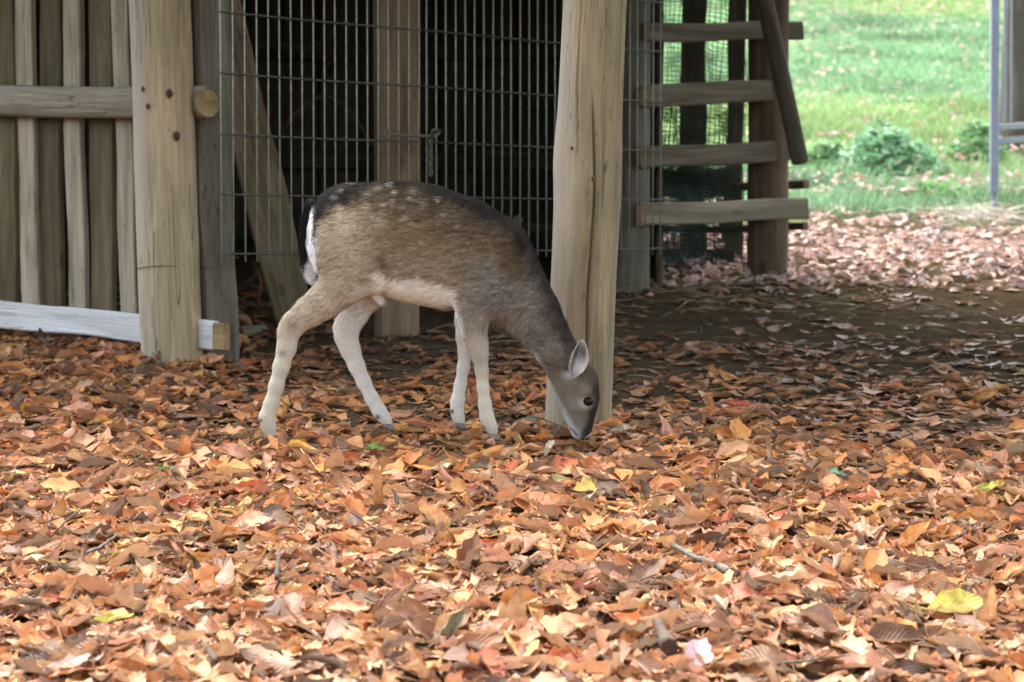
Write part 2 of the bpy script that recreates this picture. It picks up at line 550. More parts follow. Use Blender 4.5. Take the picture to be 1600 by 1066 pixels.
def leaf_shape(seed, na=9, nw=5, style=None):
    """a beech leaf 1 long on X (0 to 1), about 0.62 wide on Y, curled as dry leaves are"""
    r = random.Random(seed)
    style = style if style is not None else r.choice(['flat', 'cup', 'roll', 'fold', 'twist', 'crumple', 'cup', 'roll'])
    w = r.uniform(.27, .36)
    u = np.linspace(0, 1, na); v = np.linspace(-1, 1, nw)
    U, V = np.meshgrid(u, v, indexing='ij')
    half = w * np.sin(np.pi * np.clip(U * 1.0, 0, 1) ** .82) ** .75 * (1 - .25 * U) * 1.12
    half[0] = .010; half[-1] = .006
    if na > 5:           # a stalk: the first row is drawn out behind the blade
        half[1] = .014
        U = U.copy(); U[1] = 0.0; U[0] = -r.uniform(.12, .3)
    rt = np.random.default_rng(seed + 5)
    if na > 5 and r.random() < .4:      # bitten or torn margin
        half[2:-1, 0] *= rt.uniform(.55, 1.1, na - 3); half[2:-1, -1] *= rt.uniform(.55, 1.1, na - 3)
    y = half * V * (1 + .05 * np.sin(U * 40 + V * 3))
    x = U + .05 * (1 - V * V) * 0
    z = np.zeros_like(x)
    bow = r.uniform(-.5, .6)
    A = {'flat': .35, 'cup': 1.5, 'roll': 3.2, 'fold': .8, 'twist': .9, 'crumple': 1.5}[style] * r.uniform(.6, 1.25) * r.choice([1, 1, 1, -1])
    # curl across the midrib: bend each cross line into an arc
    ang = A * V * half / w
    R = np.where(np.abs(A) > .05, w / A, 10)
    y2 = R * np.sin(ang); z2 = R * (1 - np.cos(ang))
    if style == 'fold':
        y2 = np.abs(y) * math.cos(.6) * np.sign(V); z2 = np.abs(y) * math.sin(.6) * r.choice([.6, 1.3])
    # bow along the length
    b = bow * 1.6
    cx = np.where(abs(b) > .05, np.sin(b * (U - .3)) / (b if abs(b) > .05 else 1), U - .3)
    cz = np.where(abs(b) > .05, (1 - np.cos(b * (U - .3))) / (b if abs(b) > .05 else 1), 0)
    tilt = b * (U - .3)
    X = cx - z2 * np.sin(tilt); Z = cz + z2 * np.cos(tilt); Y = y2
    if style in ('twist', 'crumple'):
        tw = r.uniform(-1.4, 1.4) * (U - .4)
        Y, Z = Y * np.cos(tw) - Z * np.sin(tw), Y * np.sin(tw) + Z * np.cos(tw)
    amp = .05 if style == 'crumple' else .016
    rs = np.random.default_rng(seed)
    nzv = rs.normal(0, 1, x.shape)
    Z = Z + amp * nzv * (np.abs(V) * .8 + .2) + .028 * np.sin(U * 26 + np.abs(V) * -5) * np.abs(V)
    Y = Y + amp * .4 * rs.normal(0, 1, x.shape) * np.abs(V)
    verts = np.stack([X, Y, Z], -1).reshape(-1, 3)
    verts[:, 2] -= np.percentile(verts[:, 2], 25)
    i, j = np.meshgrid(np.arange(na - 1), np.arange(nw - 1), indexing='ij')
    q = i * nw + j
    faces = np.stack([q, q + nw, q + nw + 1, q + 1], -1).reshape(-1, 4)
    uv = np.stack([U, V * .5 + .5], -1).reshape(-1, 2)
    return verts, faces, uv

PALETTE = [((196, 130, 66), 15), ((208, 152, 86), 17), ((200, 158, 108), 18), ((212, 176, 140), 15), ((178, 112, 62), 8), ((156, 112, 72), 12),
           ((122, 86, 60), 13), ((90, 68, 50), 8), ((212, 172, 110), 8), ((204, 154, 76), 4), ((190, 104, 64), 3), ((150, 132, 108), 8), ((208, 164, 142), 12), ((196, 182, 96), .6), ((126, 132, 72), .5)]
PC = np.array([srgb(*c) for c, _ in PALETTE]); PW = np.array([w for _, w in PALETTE], float); PW /= PW.sum()

def leaf_colours(n, r, dull=0.0):
    c = PC[r.choice(len(PC), n, p=PW)]
    c = c * r.uniform(.80, 1.14, (n, 1)) * r.uniform(.97, 1.03, (n, 3)) * np.array([[.88, .745, .60]])
    g = c.mean(1, keepdims=True)
    return np.clip(c * (1 - dull) + (g * np.array([[1.0, .86, .68]])) * dull * .8, 0.01, .85)

def rotations(n, r, tilt, slope):
    """random yaw, random tilt about a level axis, then the slope of the ground"""
    yaw = r.uniform(0, 2 * np.pi, n); ta = r.uniform(0, 2 * np.pi, n); tt = np.abs(r.normal(0, 1, n)) * tilt
    tt = np.minimum(tt, 1.35)
    c, s = np.cos(yaw), np.sin(yaw); z = np.zeros(n); o = np.ones(n)
    Rz = np.stack([c, -s, z, s, c, z, z, z, o], -1).reshape(n, 3, 3)
    ax = np.stack([np.cos(ta), np.sin(ta), z], -1)
    K = np.zeros((n, 3, 3))
    K[:, 0, 2] = ax[:, 1]; K[:, 1, 2] = -ax[:, 0]; K[:, 2, 0] = -ax[:, 1]; K[:, 2, 1] = ax[:, 0]
    I = np.eye(3)[None]
    Rt = I + np.sin(tt)[:, None, None] * K + (1 - np.cos(tt))[:, None, None] * (K @ K)
    a = math.atan(slope)
    Rs = np.array([[1, 0, 0], [0, math.cos(a), -math.sin(a)], [0, math.sin(a), math.cos(a)]])
    return Rs[None] @ Rt @ Rz

def join_leaves(name, X, Y, Z, L, R, C, shapes, which, mat):
    VV, FF, UU, CC = [], [], [], []
    base = 0
    for k, (sv, sf, su) in enumerate(shapes):
        idx = np.nonzero(which == k)[0]
        if not len(idx):
            continue
        v = np.einsum('nij,kj->nki', R[idx], sv) * L[idx][:, None, None] + np.stack([X, Y, Z], -1)[idx][:, None, :]
        m = len(sv)
        f = sf[None] + (np.arange(len(idx)) * m)[:, None, None] + base
        VV.append(v.reshape(-1, 3)); FF.append(f.reshape(-1, sf.shape[1])); UU.append(np.tile(su, (len(idx), 1)))
        CC.append(np.repeat(C[idx], m, 0)); base += len(idx) * m
    return mesh_np(name, np.vstack(VV), np.vstack(FF), [mat], True, np.vstack(UU), np.vstack(CC))

SH_NEAR = [leaf_shape(100 + i) for i in range(28)]
SH_MID = [leaf_shape(200 + i, 7, 5) for i in range(20)]
SH_FLAT = [leaf_shape(300 + i, 7, 5, random.Random(i).choice(['flat', 'flat', 'cup', 'twist'])) for i in range(14)]
SH_FAR = [leaf_shape(400 + i, 5, 3) for i in range(10)]

def half_width(y):
    return 0.2353 * (y + .2) + .45

def scatter(n, y0, y1, r, xr=None):
    y = r.uniform(y0, y1, n)
    if xr is None:
        hw = half_width(y)
        keep = r.random(n) < hw / half_width(y1)
        x = r.uniform(-1, 1, n) * hw
        return x[keep], y[keep]
    return r.uniform(xr[0], xr[1], n), y

def wobble(x, y):
    return (vnoise(x, y, 1.7, 5) - .5)

def cover(x, y):
    """how thick the leaf carpet is: 1 deep, 0 bare"""
    yb = np.where(x < -.95, 8.0, 6.0 + .2 * np.clip(-x, 0, 1))
    yb = yb + .7 * wobble(x, y)
    thick = 1 - smooth(yb - .6, yb + .9, y)
    sparse = np.where(x > .2, .52, .62) * (1 - smooth(6.2, 9.1, y + .7 * wobble(x * 2, y * 2))) * (.55 + .9 * vnoise(x, y, 3.1, 6))
    sparse = sparse * (1 - .42 * smooth(6.55, 7.3, y + .5 * wobble(x * 1.5, y)))
    sparse = np.maximum(sparse, .05 + .10 * smooth(8.4, 9.0, y + .5 * wobble(x * 2, y)))
    return np.maximum(thick, sparse)

# deep carpet in front: drawn in three layers, bottom to top
CLEAR = []
for px, py, qr in ((904, 694, .075), (902, 704, .07), (886, 690, .05), (425, 690, .022), (606, 676, .022), (722, 676, .022), (772, 688, .022)):
    g = gp(px, py); CLEAR.append((g.x, g.y, qr))
LX, LY, LZ, LL, LR, LC, LW = [], [], [], [], [], [], []
for layer, (n, tl, zz) in enumerate([(7000, .26, .003), (7600, .36, .012), (7000, .50, .022)]):
    r = np.random.default_rng(40 + layer)
    x, y = scatter(int(n * 2.45), 3.25, 9.05, r)
    k = r.random(len(x)) < cover(x, y) ** (1.0 if layer == 0 else 1.5)
    if layer > 0:      # the deer has pushed the leaves aside round its muzzle and feet
        for (qx, qy, qr) in CLEAR:
            k &= (x - qx) ** 2 + ((y - qy) * .8) ** 2 > qr * qr
    x, y = x[k], y[k]
    cv = cover(x, y)
    m = len(x)
    LX.append(x); LY.append(y)
    LZ.append(G(y) + heap(x, y) + zz * cv + .003 + r.uniform(0, .012, m) * cv)
    LL.append(np.exp(r.normal(np.log(np.where(y < 4.7, .074, np.where(y < 5.4, .067, .061))), .34, m)).clip(.02, .115))
    R0 = rotations(m, r, tl, .1044); Rf = rotations(m, r, .12, .1044)
    R0[cv < .6] = Rf[cv < .6]
    LR.append(R0)
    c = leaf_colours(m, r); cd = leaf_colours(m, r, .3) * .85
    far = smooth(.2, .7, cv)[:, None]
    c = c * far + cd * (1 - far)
    pale = (.20 * (1 - smooth(3.9, 5.0, y)))[:, None] * r.random((m, 1))       # nearest leaves tinted paler: sky sheen painted into their colour
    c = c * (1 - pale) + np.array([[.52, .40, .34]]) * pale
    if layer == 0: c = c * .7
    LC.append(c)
    LW.append(np.full(m, layer))
LX, LY, LZ, LL, LR, LC, LW = [np.concatenate(q) for q in (LX, LY, LZ, LL, LR, LC, LW)]

# the 280 top leaves nearest the camera are objects of their own
inview = np.abs(LX) < 0.2353 * LY
cand = np.nonzero((LW == 2) & inview & (LY > 3.62))[0]
order = cand[np.argsort(LY[cand])]
single = order[:282]
mask = np.ones(len(LX), bool); mask[single] = False
near = mask & (LY < 5.2); midm = mask & (LY >= 5.2)
flat = midm & (cover(LX, LY) < .6)
midm &= ~flat
rw = np.random.default_rng(9)
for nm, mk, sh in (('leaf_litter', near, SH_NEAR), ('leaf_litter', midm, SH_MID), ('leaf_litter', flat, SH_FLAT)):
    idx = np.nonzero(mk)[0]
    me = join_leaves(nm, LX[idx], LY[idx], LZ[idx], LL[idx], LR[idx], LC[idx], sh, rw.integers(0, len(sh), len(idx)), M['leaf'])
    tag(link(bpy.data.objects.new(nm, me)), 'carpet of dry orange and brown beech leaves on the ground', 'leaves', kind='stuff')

single_me = [mesh_np('fallen_leaf', sv, sf, [M['leaf_single']], True, su) for sv, sf, su in SH_NEAR]
for q, i in enumerate(single):
    o = bpy.data.objects.new('fallen_leaf', single_me[q % len(single_me)])
    m = Matrix(LR[i].tolist()).to_4x4() @ Matrix.Scale(float(LL[i]) * 1.05, 4)
    m.translation = (LX[i], LY[i], LZ[i] + .006)
    o.color = (*[float(v) for v in LC[i]], 1)
    link(o, ground); o.matrix_local = m

# bright leaves outside the far side of the shelter and over the meadow
r = np.random.default_rng(77)
x, y = scatter(6200, 8.75, 13.9, r, (.55, 4.4))
thin = r.random(len(x)) < np.where(y < 11.3, 1, .5) * smooth(8.7, 9.25, y + .35 * (vnoise(x, y, 2.4, 12) - .3))
x, y = x[thin], y[thin]
n = len(x)
x2, y2 = scatter(11000, 12.2, 40, r, (1.2, 11.5))
k2 = (np.abs(x2 / y2 - .19) < .09) & (r.random(len(x2)) < .5 + .5 * smooth(.40, .58, vnoise(x2, y2, .6, 8))) & (x2 > 0)
x2, y2 = x2[k2], y2[k2]
x = np.concatenate([x, x2]); y = np.concatenate([y, y2]); m = len(x)
hz = G(y) + heap(x, y) * np.where(y < 14, 1, 3) + np.where(y < 12.8, r.uniform(0, .03, m), r.uniform(.03, .09, m))
cl = leaf_colours(m, r) * .65 + np.array([[.27, .255, .295]])  # lifted towards pale lilac: sky shine on the leaves, painted in
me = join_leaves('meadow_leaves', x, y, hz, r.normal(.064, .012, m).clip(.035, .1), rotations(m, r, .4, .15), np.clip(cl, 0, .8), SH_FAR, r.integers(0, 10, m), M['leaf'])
tag(link(bpy.data.objects.new('meadow_leaves', me)), 'bright fallen leaves scattered behind the shelter and over the grass', 'leaves', kind='stuff')

# ------------------------------------------------------------------ grass of the meadow
t = NT('grass_blade')
c0 = t.n('ShaderNodeAttribute', attribute_name='tint').outputs['Color']
t.l(c0, t.b.inputs['Base Color'])
tr = t.n('ShaderNodeBsdfTranslucent'); t.l(c0, tr.inputs['Color'])
ms = t.n('ShaderNodeMixShader', inp={0: .3})
t.l(t.b.outputs[0], ms.inputs[1]); t.l(tr.outputs[0], ms.inputs[2]); t.l(ms.outputs[0], t.t.nodes['Material Output'].inputs['Surface'])
M['grass'] = t.done(.5, .3)

def blades(name, x, y, z, h, w, lean, cols, r):
    """three-segment bent blades, one mesh"""
    n = len(x)
    a = r.uniform(0, 2 * np.pi, n); dx, dy = np.cos(a), np.sin(a)
    b = r.uniform(0, 2 * np.pi, n); wx, wy = np.cos(b) * w / 2, np.sin(b) * w / 2
    V = np.zeros((n, 5, 3))
    for k, (f, ww) in enumerate(((0, 1), (.55, .8))):
        ox = x + dx * lean * h * f * f; oy = y + dy * lean * h * f * f; oz = z + h * f
        V[:, 2 * k] = np.stack([ox - wx * ww, oy - wy * ww, oz], -1)
        V[:, 2 * k + 1] = np.stack([ox + wx * ww, oy + wy * ww, oz], -1)
    V[:, 4] = np.stack([x + dx * lean * h, y + dy * lean * h, z + h * (1 - .25 * lean)], -1)
    f = np.array([[0, 1, 3], [0, 3, 2], [2, 3, 4]])
    Fc = (f[None] + (np.arange(n) * 5)[:, None, None]).reshape(-1, 3)
    return mesh_np(name, V.reshape(-1, 3), Fc, [M['grass']], True, None, np.repeat(cols, 5, 0))

r = np.random.default_rng(5)
y = 12.0 + 30 * r.random(170000) ** 1.5
x = y * r.uniform(.02, .285, len(y))
dn = smooth(.25, .6, vnoise(x, y, .7, 3)) * smooth(11.8, 13.6, y + 2 * (vnoise(x, y, .9, 4) - .5)) + .12 * (y > 12.5)
k = r.random(len(x)) < dn
x, y = x[k], y[k]; n = len(x)
gc = np.array([[.125, .235, .115]]) * r.uniform(.6, 1.5, (n, 1)) * np.array([[1, 1, 1]])
yel = smooth(.4, .75, vnoise(x, y, .3, 11))[:, None]
gc = gc * (.62 + .76 * vnoise(x, y, 1.1, 14))[:, None]
gc = gc * (1 - yel) + np.array([[.20, .30, .11]]) * yel * r.uniform(.7, 1.3, (n, 1))
me = blades('meadow_grass', x, y, G(y) + heap(x, y) * 3, r.uniform(.05, .14, n) * (.6 + .9 * vnoise(x, y, 1.3, 15)), r.uniform(.006, .012, n) * (y / 14), r.uniform(.3, 1.1, n), gc, r)
tag(link(bpy.data.objects.new('meadow_grass', me)), 'bright green grass covering the rising meadow', 'grass', kind='stuff')
# ------------------------------------------------------------------ posts
TOP = 2.55
def post(px, py, r, mat, label, cat='post', top_r=None, dy=0.0, name='wooden_post', lean=(0, 0), group=None, **kw):
    """round post whose front foot stands at the pixel"""
    g = gp(px, py)
    c = Vector((g.x, g.y + r + dy, 0)); c.z = float(G(c.y)) - .08
    e = empty(name, c)
    tag(e, label, cat, group)
    o = log('shaft', c, (c.x + lean[0], c.y + lean[1], TOP), r, top_r or r, mat, e, **kw)
    return e, c, o

def knot(parent, c, ang, z, r, size, mat_core, mat_ring):
    """a dark branch stub in a shallow ring on the face of a round post; ang from the camera side towards +X"""
    n = Vector((math.sin(ang), -math.cos(ang), 0))
    p = Vector((c.x, c.y, z)) + n * (r - .001)
    for nm, s, d, m in (('knot_ring', size * 1.35, .004, mat_ring), ('knot', size, .008, mat_core)):
        bm = bmesh.new()
        bmesh.ops.create_uvsphere(bm, u_segments=14, v_segments=8, radius=1)
        for v in bm.verts:
            w = 1 + .18 * mnoise.noise(v.co * 2 + Vector((z * 9, 0, 0)))
            v.co = Vector((v.co.x * s * w, v.co.y * d, v.co.z * s * 1.25 * w))
        o = bm_obj(nm, bm, m, None, True)
        o.parent = parent
        o.matrix_local = Matrix.Translation(p - parent.location) @ n.to_track_quat('-Y', 'Z').to_matrix().to_4x4()

M['knot'] = plain('dark_knot', (.045, .028, .016), .8, 0, .2, .4, 80, .002)
M['knot_ring'] = plain('knot_ring', (.21, .15, .09), .8, 0, .2, .3, 60, .001)

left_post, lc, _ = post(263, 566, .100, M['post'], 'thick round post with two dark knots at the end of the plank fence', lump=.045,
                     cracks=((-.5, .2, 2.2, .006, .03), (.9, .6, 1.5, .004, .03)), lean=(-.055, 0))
for px, py, s in ((269, 148, .011), (279, 214, .012), (228, 141, .006), (236, 168, .007)):
    # where the line of sight meets the round front of the post
    q = P(px, py, lc.y - .06)
    dx = max(-.95, min(.95, (q.x - lc.x + .055 * (q.z - lc.z) / (TOP - lc.z)) / .1))
    knot(left_post, lc + Vector((-.055 * (q.z - lc.z) / (TOP - lc.z), 0, 0)), math.asin(dx), q.z, .1, s, M['knot'], M['knot_ring'])
# wire wound round the post
wz = P(265, 417, lc.y).z
pts = [(lc.x - .018 + .1035 * math.cos(a), lc.y + .1035 * math.sin(a), wz + .004 * math.sin(3 * a)) for a in np.linspace(0, 2 * math.pi, 40)]
tubes('wire_loop', [(pts, .0016)], M['rust_wire'], left_post, 5, left_post.location)
pts = [P(310, 418, 7.14), P(330, 420, 7.12), P(350, 412, 7.1), P(372, 402, 7.07)]
tag(tubes('tie_wire', [(pts, .0014)], M['rust_wire'], None, 5, P(330, 417, 7.1)), 'thin rusty tie wire running from the knotted round post to the mesh gate', 'wire')

# square hinge post just right of it
p0 = P(341, 562, 7.24); p0.z = float(G(p0.y)) - .08
e = empty('square_post', p0)
tag(e, 'squared grey green timber post between the knotted round post and the mesh gate', 'post')
board('shaft', p0, (p0.x - .025, p0.y, TOP), .125, .11, M['post_grey'], e, face=(.25, -1, 0), wob=.006, ch=.018, seg=24)

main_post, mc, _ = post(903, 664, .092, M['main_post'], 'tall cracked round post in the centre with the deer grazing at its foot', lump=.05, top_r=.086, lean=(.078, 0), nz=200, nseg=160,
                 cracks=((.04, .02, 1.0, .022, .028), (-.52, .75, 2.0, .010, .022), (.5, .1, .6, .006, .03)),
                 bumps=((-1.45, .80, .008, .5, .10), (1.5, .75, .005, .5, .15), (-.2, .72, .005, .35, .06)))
for px, py, s in ((893, 232, .004), (925, 280, .006)):
    q = P(px, py, mc.y - .07)
    dx = max(-.9, min(.9, (q.x - mc.x - .078 * (q.z - mc.z) / (TOP - mc.z)) / .09))
    knot(main_post, mc + Vector((.078 * (q.z - mc.z) / (TOP - mc.z), 0, 0)), math.asin(dx), q.z, .088, s, M['knot'], M['knot_ring'])

back_post, bc, _ = post(984, 458, .085, M['post_grey'], 'dim round post behind the mesh gate that carries the four rails', lump=.04)
mid_post, xc, _ = post(618, 514, .082, M['inner_post'], 'brown round post inside the shed behind the gate latch', lump=.03)
right_post, rc, _ = post(1203, 438, .086, M['brown_wood'], 'reddish brown round post at the outer corner carrying the rail ends', lump=.05, bumps=((1.4, 1.75, .02, .7, .12),))

# ------------------------------------------------------------------ plank fence on the left
fy = lambda px: 7.78 - (7.78 - 7.09) * px / 350.0        # its distance, nearer to the right
fo = P(100, 520, fy(100)); fo.z = float(G(fo.y))
fence = empty('plank_fence', fo)
tag(fence, 'board fence of leaning grey planks with a half round rail left of the knotted post', 'fence')
FN = (P(350, 300, fy(350)) - P(0, 300, fy(0))).cross(Vector((0, 0, 1))); FN = Vector((FN.x, FN.y, 0)).normalized()
if FN.y > 0: FN = -FN
for x0, x1, w, dep, mt in ((-52, -40, 40, 0.05, 'plank_pale'), (-75, -60, 40, .085, 'plank_olive'),
                           (5, 14, 46, .085, 'plank_olive'), (38, 50, 39, .05, 'plank_pale'), (78, 84, 48, .085, 'plank_olive'),
                           (109, 126, 39, .05, 'plank_pale'), (157, 163, 52, .085, 'plank_olive'), (187, 204, 37, .05, 'plank_pale'), (212, 226, 34, .085, 'plank_olive')):
    d = fy((x0 + x1) / 2) + dep
    a, b = P(x1, 505, d), P(x0, -160, d)
    board('plank', a, b, w * d / F, .026, M[mt], fence, face=FN, wob=.0045, seg=22, ch=.004)
# half round rail whose cut end shows right of the post
def rail_half(pa, pb, h, dep, mat, parent, name, face):
    """split log: flat side back, rounded side towards the viewer"""
    L = (pb - pa).length
    bm = bmesh.new()
    r = random.Random(3)
    n, seg = 12, 30
    rings = []
    for i in range(seg + 1):
        z = L * i / seg
        ring = []
        for j in range(n + 1):
            q = -math.pi / 2 + math.pi * j / n
            k = 1 + .05 * math.sin(z * 5 + j) * .5
            ring.append(bm.verts.new((h / 2 * math.sin(q) * k + .006 * math.sin(z * 2.3), -dep * math.cos(q) * k, z)))
        rings.append(ring)
    for i in range(seg):
        for j in range(n):
            bm.faces.new((rings[i][j], rings[i][j + 1], rings[i + 1][j + 1], rings[i + 1][j]))
        bm.faces.new((rings[i][n], rings[i][0], rings[i + 1][0], rings[i + 1][n]))
    bm.faces.new(rings[0]); bm.faces.new(rings[-1])
    bmesh.ops.recalc_face_normals(bm, faces=bm.faces)
    o = bm_obj(name, bm, mat, None, True)
    for p in o.data.polygons:
        p.use_smooth = len(p.vertices) == 4
    return place(o, frame_to(o, pa, pb, face), parent)
rail = rail_half(P(-110, 153, fy(-110) - .012), P(322, 161, fy(322) - .012), .110, .05, M['fence_rail'], fence, 'rail', FN)
tag(rail, 'half round grey rail')
# the sawn end of the rail, facing the camera side
def disc_end(p, nrm, rx, rz, mat, parent, name):
    bm = bmesh.new()
    bmesh.ops.create_cone(bm, cap_ends=True, segments=26, radius1=1, radius2=.94, depth=1)
    for v in bm.verts:
        v.co = Vector((v.co.x * rx, v.co.y * rz, v.co.z * .012))
    o = bm_obj(name, bm, mat, None, False)
    m = Vector(nrm).to_track_quat('Z', 'Y').to_matrix().to_4x4(); m.translation = p
    return place(o, m, parent)
disc_end(P(324, 162, fy(324) - .045), (.62, -.78, .02), .044, .047, M['cut_end'], fence, 'rail_end')
# pale board along the foot
kick = board('kickboard', P(-110, 481, fy(-110) - .03), P(338, 525, fy(338) - .03), .094, .03, M['pale_board'], fence, face=FN, wob=.003, seg=20)
tag(kick, 'pale grey white board along the foot of the fence')
board('kickboard_end', P(337, 525, fy(337) - .034), P(354, 526, fy(354) - .03), .086, .03, M['cut_end'], fence, face=FN, wob=.001, seg=2, ch=.003)

# ------------------------------------------------------------------ leaning plank inside
g1 = gp(463, 497)
a, b = P(463, 503, g1.y + .05), P(338, 5, 7.36)
e = empty('leaning_plank', a); tag(e, 'wide weathered plank leaning diagonally behind the left mesh gate', 'plank')
board('plank_body', a, b, .150, .035, M['brace'], e, face=(.2, -1, .1), wob=.004, seg=20)

# ------------------------------------------------------------------ double-wire mesh gates
GA, GB = (346.0, 7.02), (1032.0, 8.72)         # gate line: pixel column and distance at both ends
pa, pb = P(GA[0], 300, GA[1]), P(GB[0], 300, GB[1])
gdir = Vector((pb.x - pa.x, pb.y - pa.y, 0)); GL = gdir.length; gdir.normalize()
gn = Vector((gdir.y, -gdir.x, 0))
def gate_pt(s, z):
    return Vector((pa.x + gdir.x * s, pa.y + gdir.y * s, z))
def gate_s(px):
    u = (px - 800.0) / F
    # intersection of the line of sight column with the gate line, in plan
    # x = u*y  (pitch is small)
    return (u * pa.y - pa.x) / (gdir.x - u * gdir.y)
zl = [P(346, y, 7.02).z for y in (-72, 20, 115, 210, 304, 397)]      # heights of the cross wires at the hinge
zr = [P(1032, y, 8.72).z for y in (6, 82, 160, 236, 312, 388)]       # and at the far end: the leaves sag
def cross_z(k, s):
    return zl[k] + (zr[k] - zl[k]) * s / GL
def wire_mesh(name, length, rad, mat):
    vs, fs = tube_arrays([(0, 0, 0), (0, 0, length * .5), (0, 0, length)], rad, 6)
    me = bpy.data.meshes.new(name); me.from_pydata([tuple(v) for v in vs], [], fs); me.materials.append(mat)
    for p in me.polygons: p.use_smooth = len(p.vertices) == 4
    return me
GTOP = 2.36
def mesh_gate(s0, s1, label, n):
    base = gate_pt(s0, cross_z(5, s0) - .03)
    e = empty('mesh_gate', base)
    tag(e, label, 'gate', 'wire mesh gate leaves across the shed front')
    unit = wire_mesh('upright_wire', 1.0, .0027, M['galv'])
    for i in range(n):
        s = s0 + (s1 - s0) * i / (n - 1)
        z0 = cross_z(5, s) - .026
        o = bpy.data.objects.new('upright_wire', unit)
        o.scale = (1, 1, GTOP - z0)
        wb = .0015
        o.rotation_euler = (random.uniform(-wb, wb), random.uniform(-wb, wb), 0)
        link(o, e); o.location = gate_pt(s, z0) - base
    for k in range(6):
        for side in (-1, 1):
            A = gate_pt(s0 - .006, cross_z(k, s0)) + gn * (side * .006)
            B = gate_pt(s1 + .006, cross_z(k, s1)) + gn * (side * .006)
            mid = (A + B) / 2 + Vector((0, 0, -.003))
            tubes('cross_wire', [([A, mid, B], .0031)], M['galv_dark'], e, 6, e.location)
    return e
sm = gate_s(655); sn = gate_s(667)
mesh_gate(0.0, sm, 'left leaf of the wire mesh gate hung in front of the leaning plank', 1 + round(sm / .0500))
mesh_gate(sn, GL, 'right leaf of the wire mesh gate passing behind the cracked centre post', 1 + round((GL - sn) / .0500))

# latch: a bent bolt and a short hanging chain
lp = P(664, 214, 7.72); lp = gate_pt(sn, lp.z) + gn * .02
e = empty('gate_latch', lp); tag(e, 'small metal latch with wire loops and a hanging chain tying both mesh gate leaves', 'latch')
bolt = tubes('bolt', [([lp + gdir * -.2, lp + gdir * -.02, lp + gdir * .02 + Vector((0, 0, .008))], .0045)], M['chain'], e, 7, lp)
tubes('bolt_eye', [([lp + gdir * (-.215 + .014 * math.cos(a)) + Vector((0, 0, .014 * math.sin(a))) for a in np.linspace(0, 6.28, 16)], .0025)], M['chain'], e, 6, lp)
for q in range(5):
    o3 = Vector((random.uniform(-.01, .03), 0, random.uniform(-.01, .025)))
    tilt = random.uniform(0, 3)
    tubes('wire_loop', [([lp + gdir * (o3.x + .016 * math.cos(a)) + Vector((0, 0, o3.z + .012 * math.sin(a + tilt))) + gn * (.012 * math.sin(a)) for a in np.linspace(0, 6.28, 18)], .0024)], M['chain'], e, 6, lp)
for q in range(6):
    cz = -.022 - q * .021
    ax = gdir if q % 2 == 0 else gn
    tubes('chain_link', [([lp + ax * (.0065 * math.cos(a)) + Vector((0, 0, cz + .0145 * math.sin(a))) for a in np.linspace(0, 6.28, 14)], .0028)], M['chain'], e, 6, lp)

# ------------------------------------------------------------------ rails on the right
fr0 = Vector((bc.x, bc.y, float(G(bc.y))))
e = empty('rail_fence', fr0); tag(e, 'four flat horizontal rails between the dim post and the brown corner post', 'fence')
dB, dR = bc.y - .115, rc.y - .105
for (xa, ya, xb, yb, h, mt) in ((1012, 50, 1251, 49, 29, 'post_grey'), (1008, 153, 1212, 141, 35, 'rail'), (1004, 246, 1236, 236, 34, 'rail'), (1006, 337, 1259, 326, 35, 'rail')):
    d2 = dB + (dR - dB) * (xb - 985) / 218.0
    A, B = P(xa - 8, ya, dB), P(xb, yb, d2)
    board('rail', A, B, h * dB / F, .034, M[mt], e, face=(0, -1, 0), wob=.003, seg=16)
for (x, y, h) in ((1012, 48, 26), (1004, 153, 25), (1001, 243, 34), (1001, 337, 32)):
    A, B = P(x - 2, y - h / 2, dB - .025), P(x - 2, y + h / 2, dB - .025)
    board('rail_end', B, A, .020, .02, M['cut_dim'], e, face=(-.2, -1, 0), wob=.001, seg=2, ch=.003)

# round pole leaning against the outside of the rails
a, b = P(1250, 252, dR - .075), P(1168, -120, dB - .10)
e = empty('leaning_pole', a); tag(e, 'dark round pole leaning across the upper rails by the corner post', 'pole')
log('pole_body', a, b, .036, .037, M['rough_pole'], e, nseg=28, nz=40, lump=.05)

# outer wall behind the rails: upright boards and low beams
ow = P(1110, 430, 10.05); ow.z = float(G(10.05))
e = empty('outer_wall', ow); tag(e, 'dark gapped outer wall of two upright boards and low beams behind the green netting', 'wall')
for (x0, x1, w) in ((1090, 1078, 40), (1159, 1142, 27), (1028, 1022, 22)):
    board('upright_board', P(x1, 440, 10.0), P(x0, -140, 10.0), w * 10.0 / F, .03, M['dark_wood'], e, wob=.006, seg=16)
for (y, h, x1) in ((291, 13, 1260), (357, 11, 1259), (424, 27, 1257)):
    board('low_beam', P(1005, y + 3, 10.12), P(x1, y, 9.75), h * 10.0 / F, .07, M['dark_wood'], e, wob=.005, seg=12)

for (y, h, x1) in ((414, 56, 1148), (283, 44, 1146)):
    board('base_board', P(1005, y + 2, 9.93), P(x1, y, 9.88), h * 9.9 / F, .03, M['dark_wood'], e, wob=.005, seg=12)

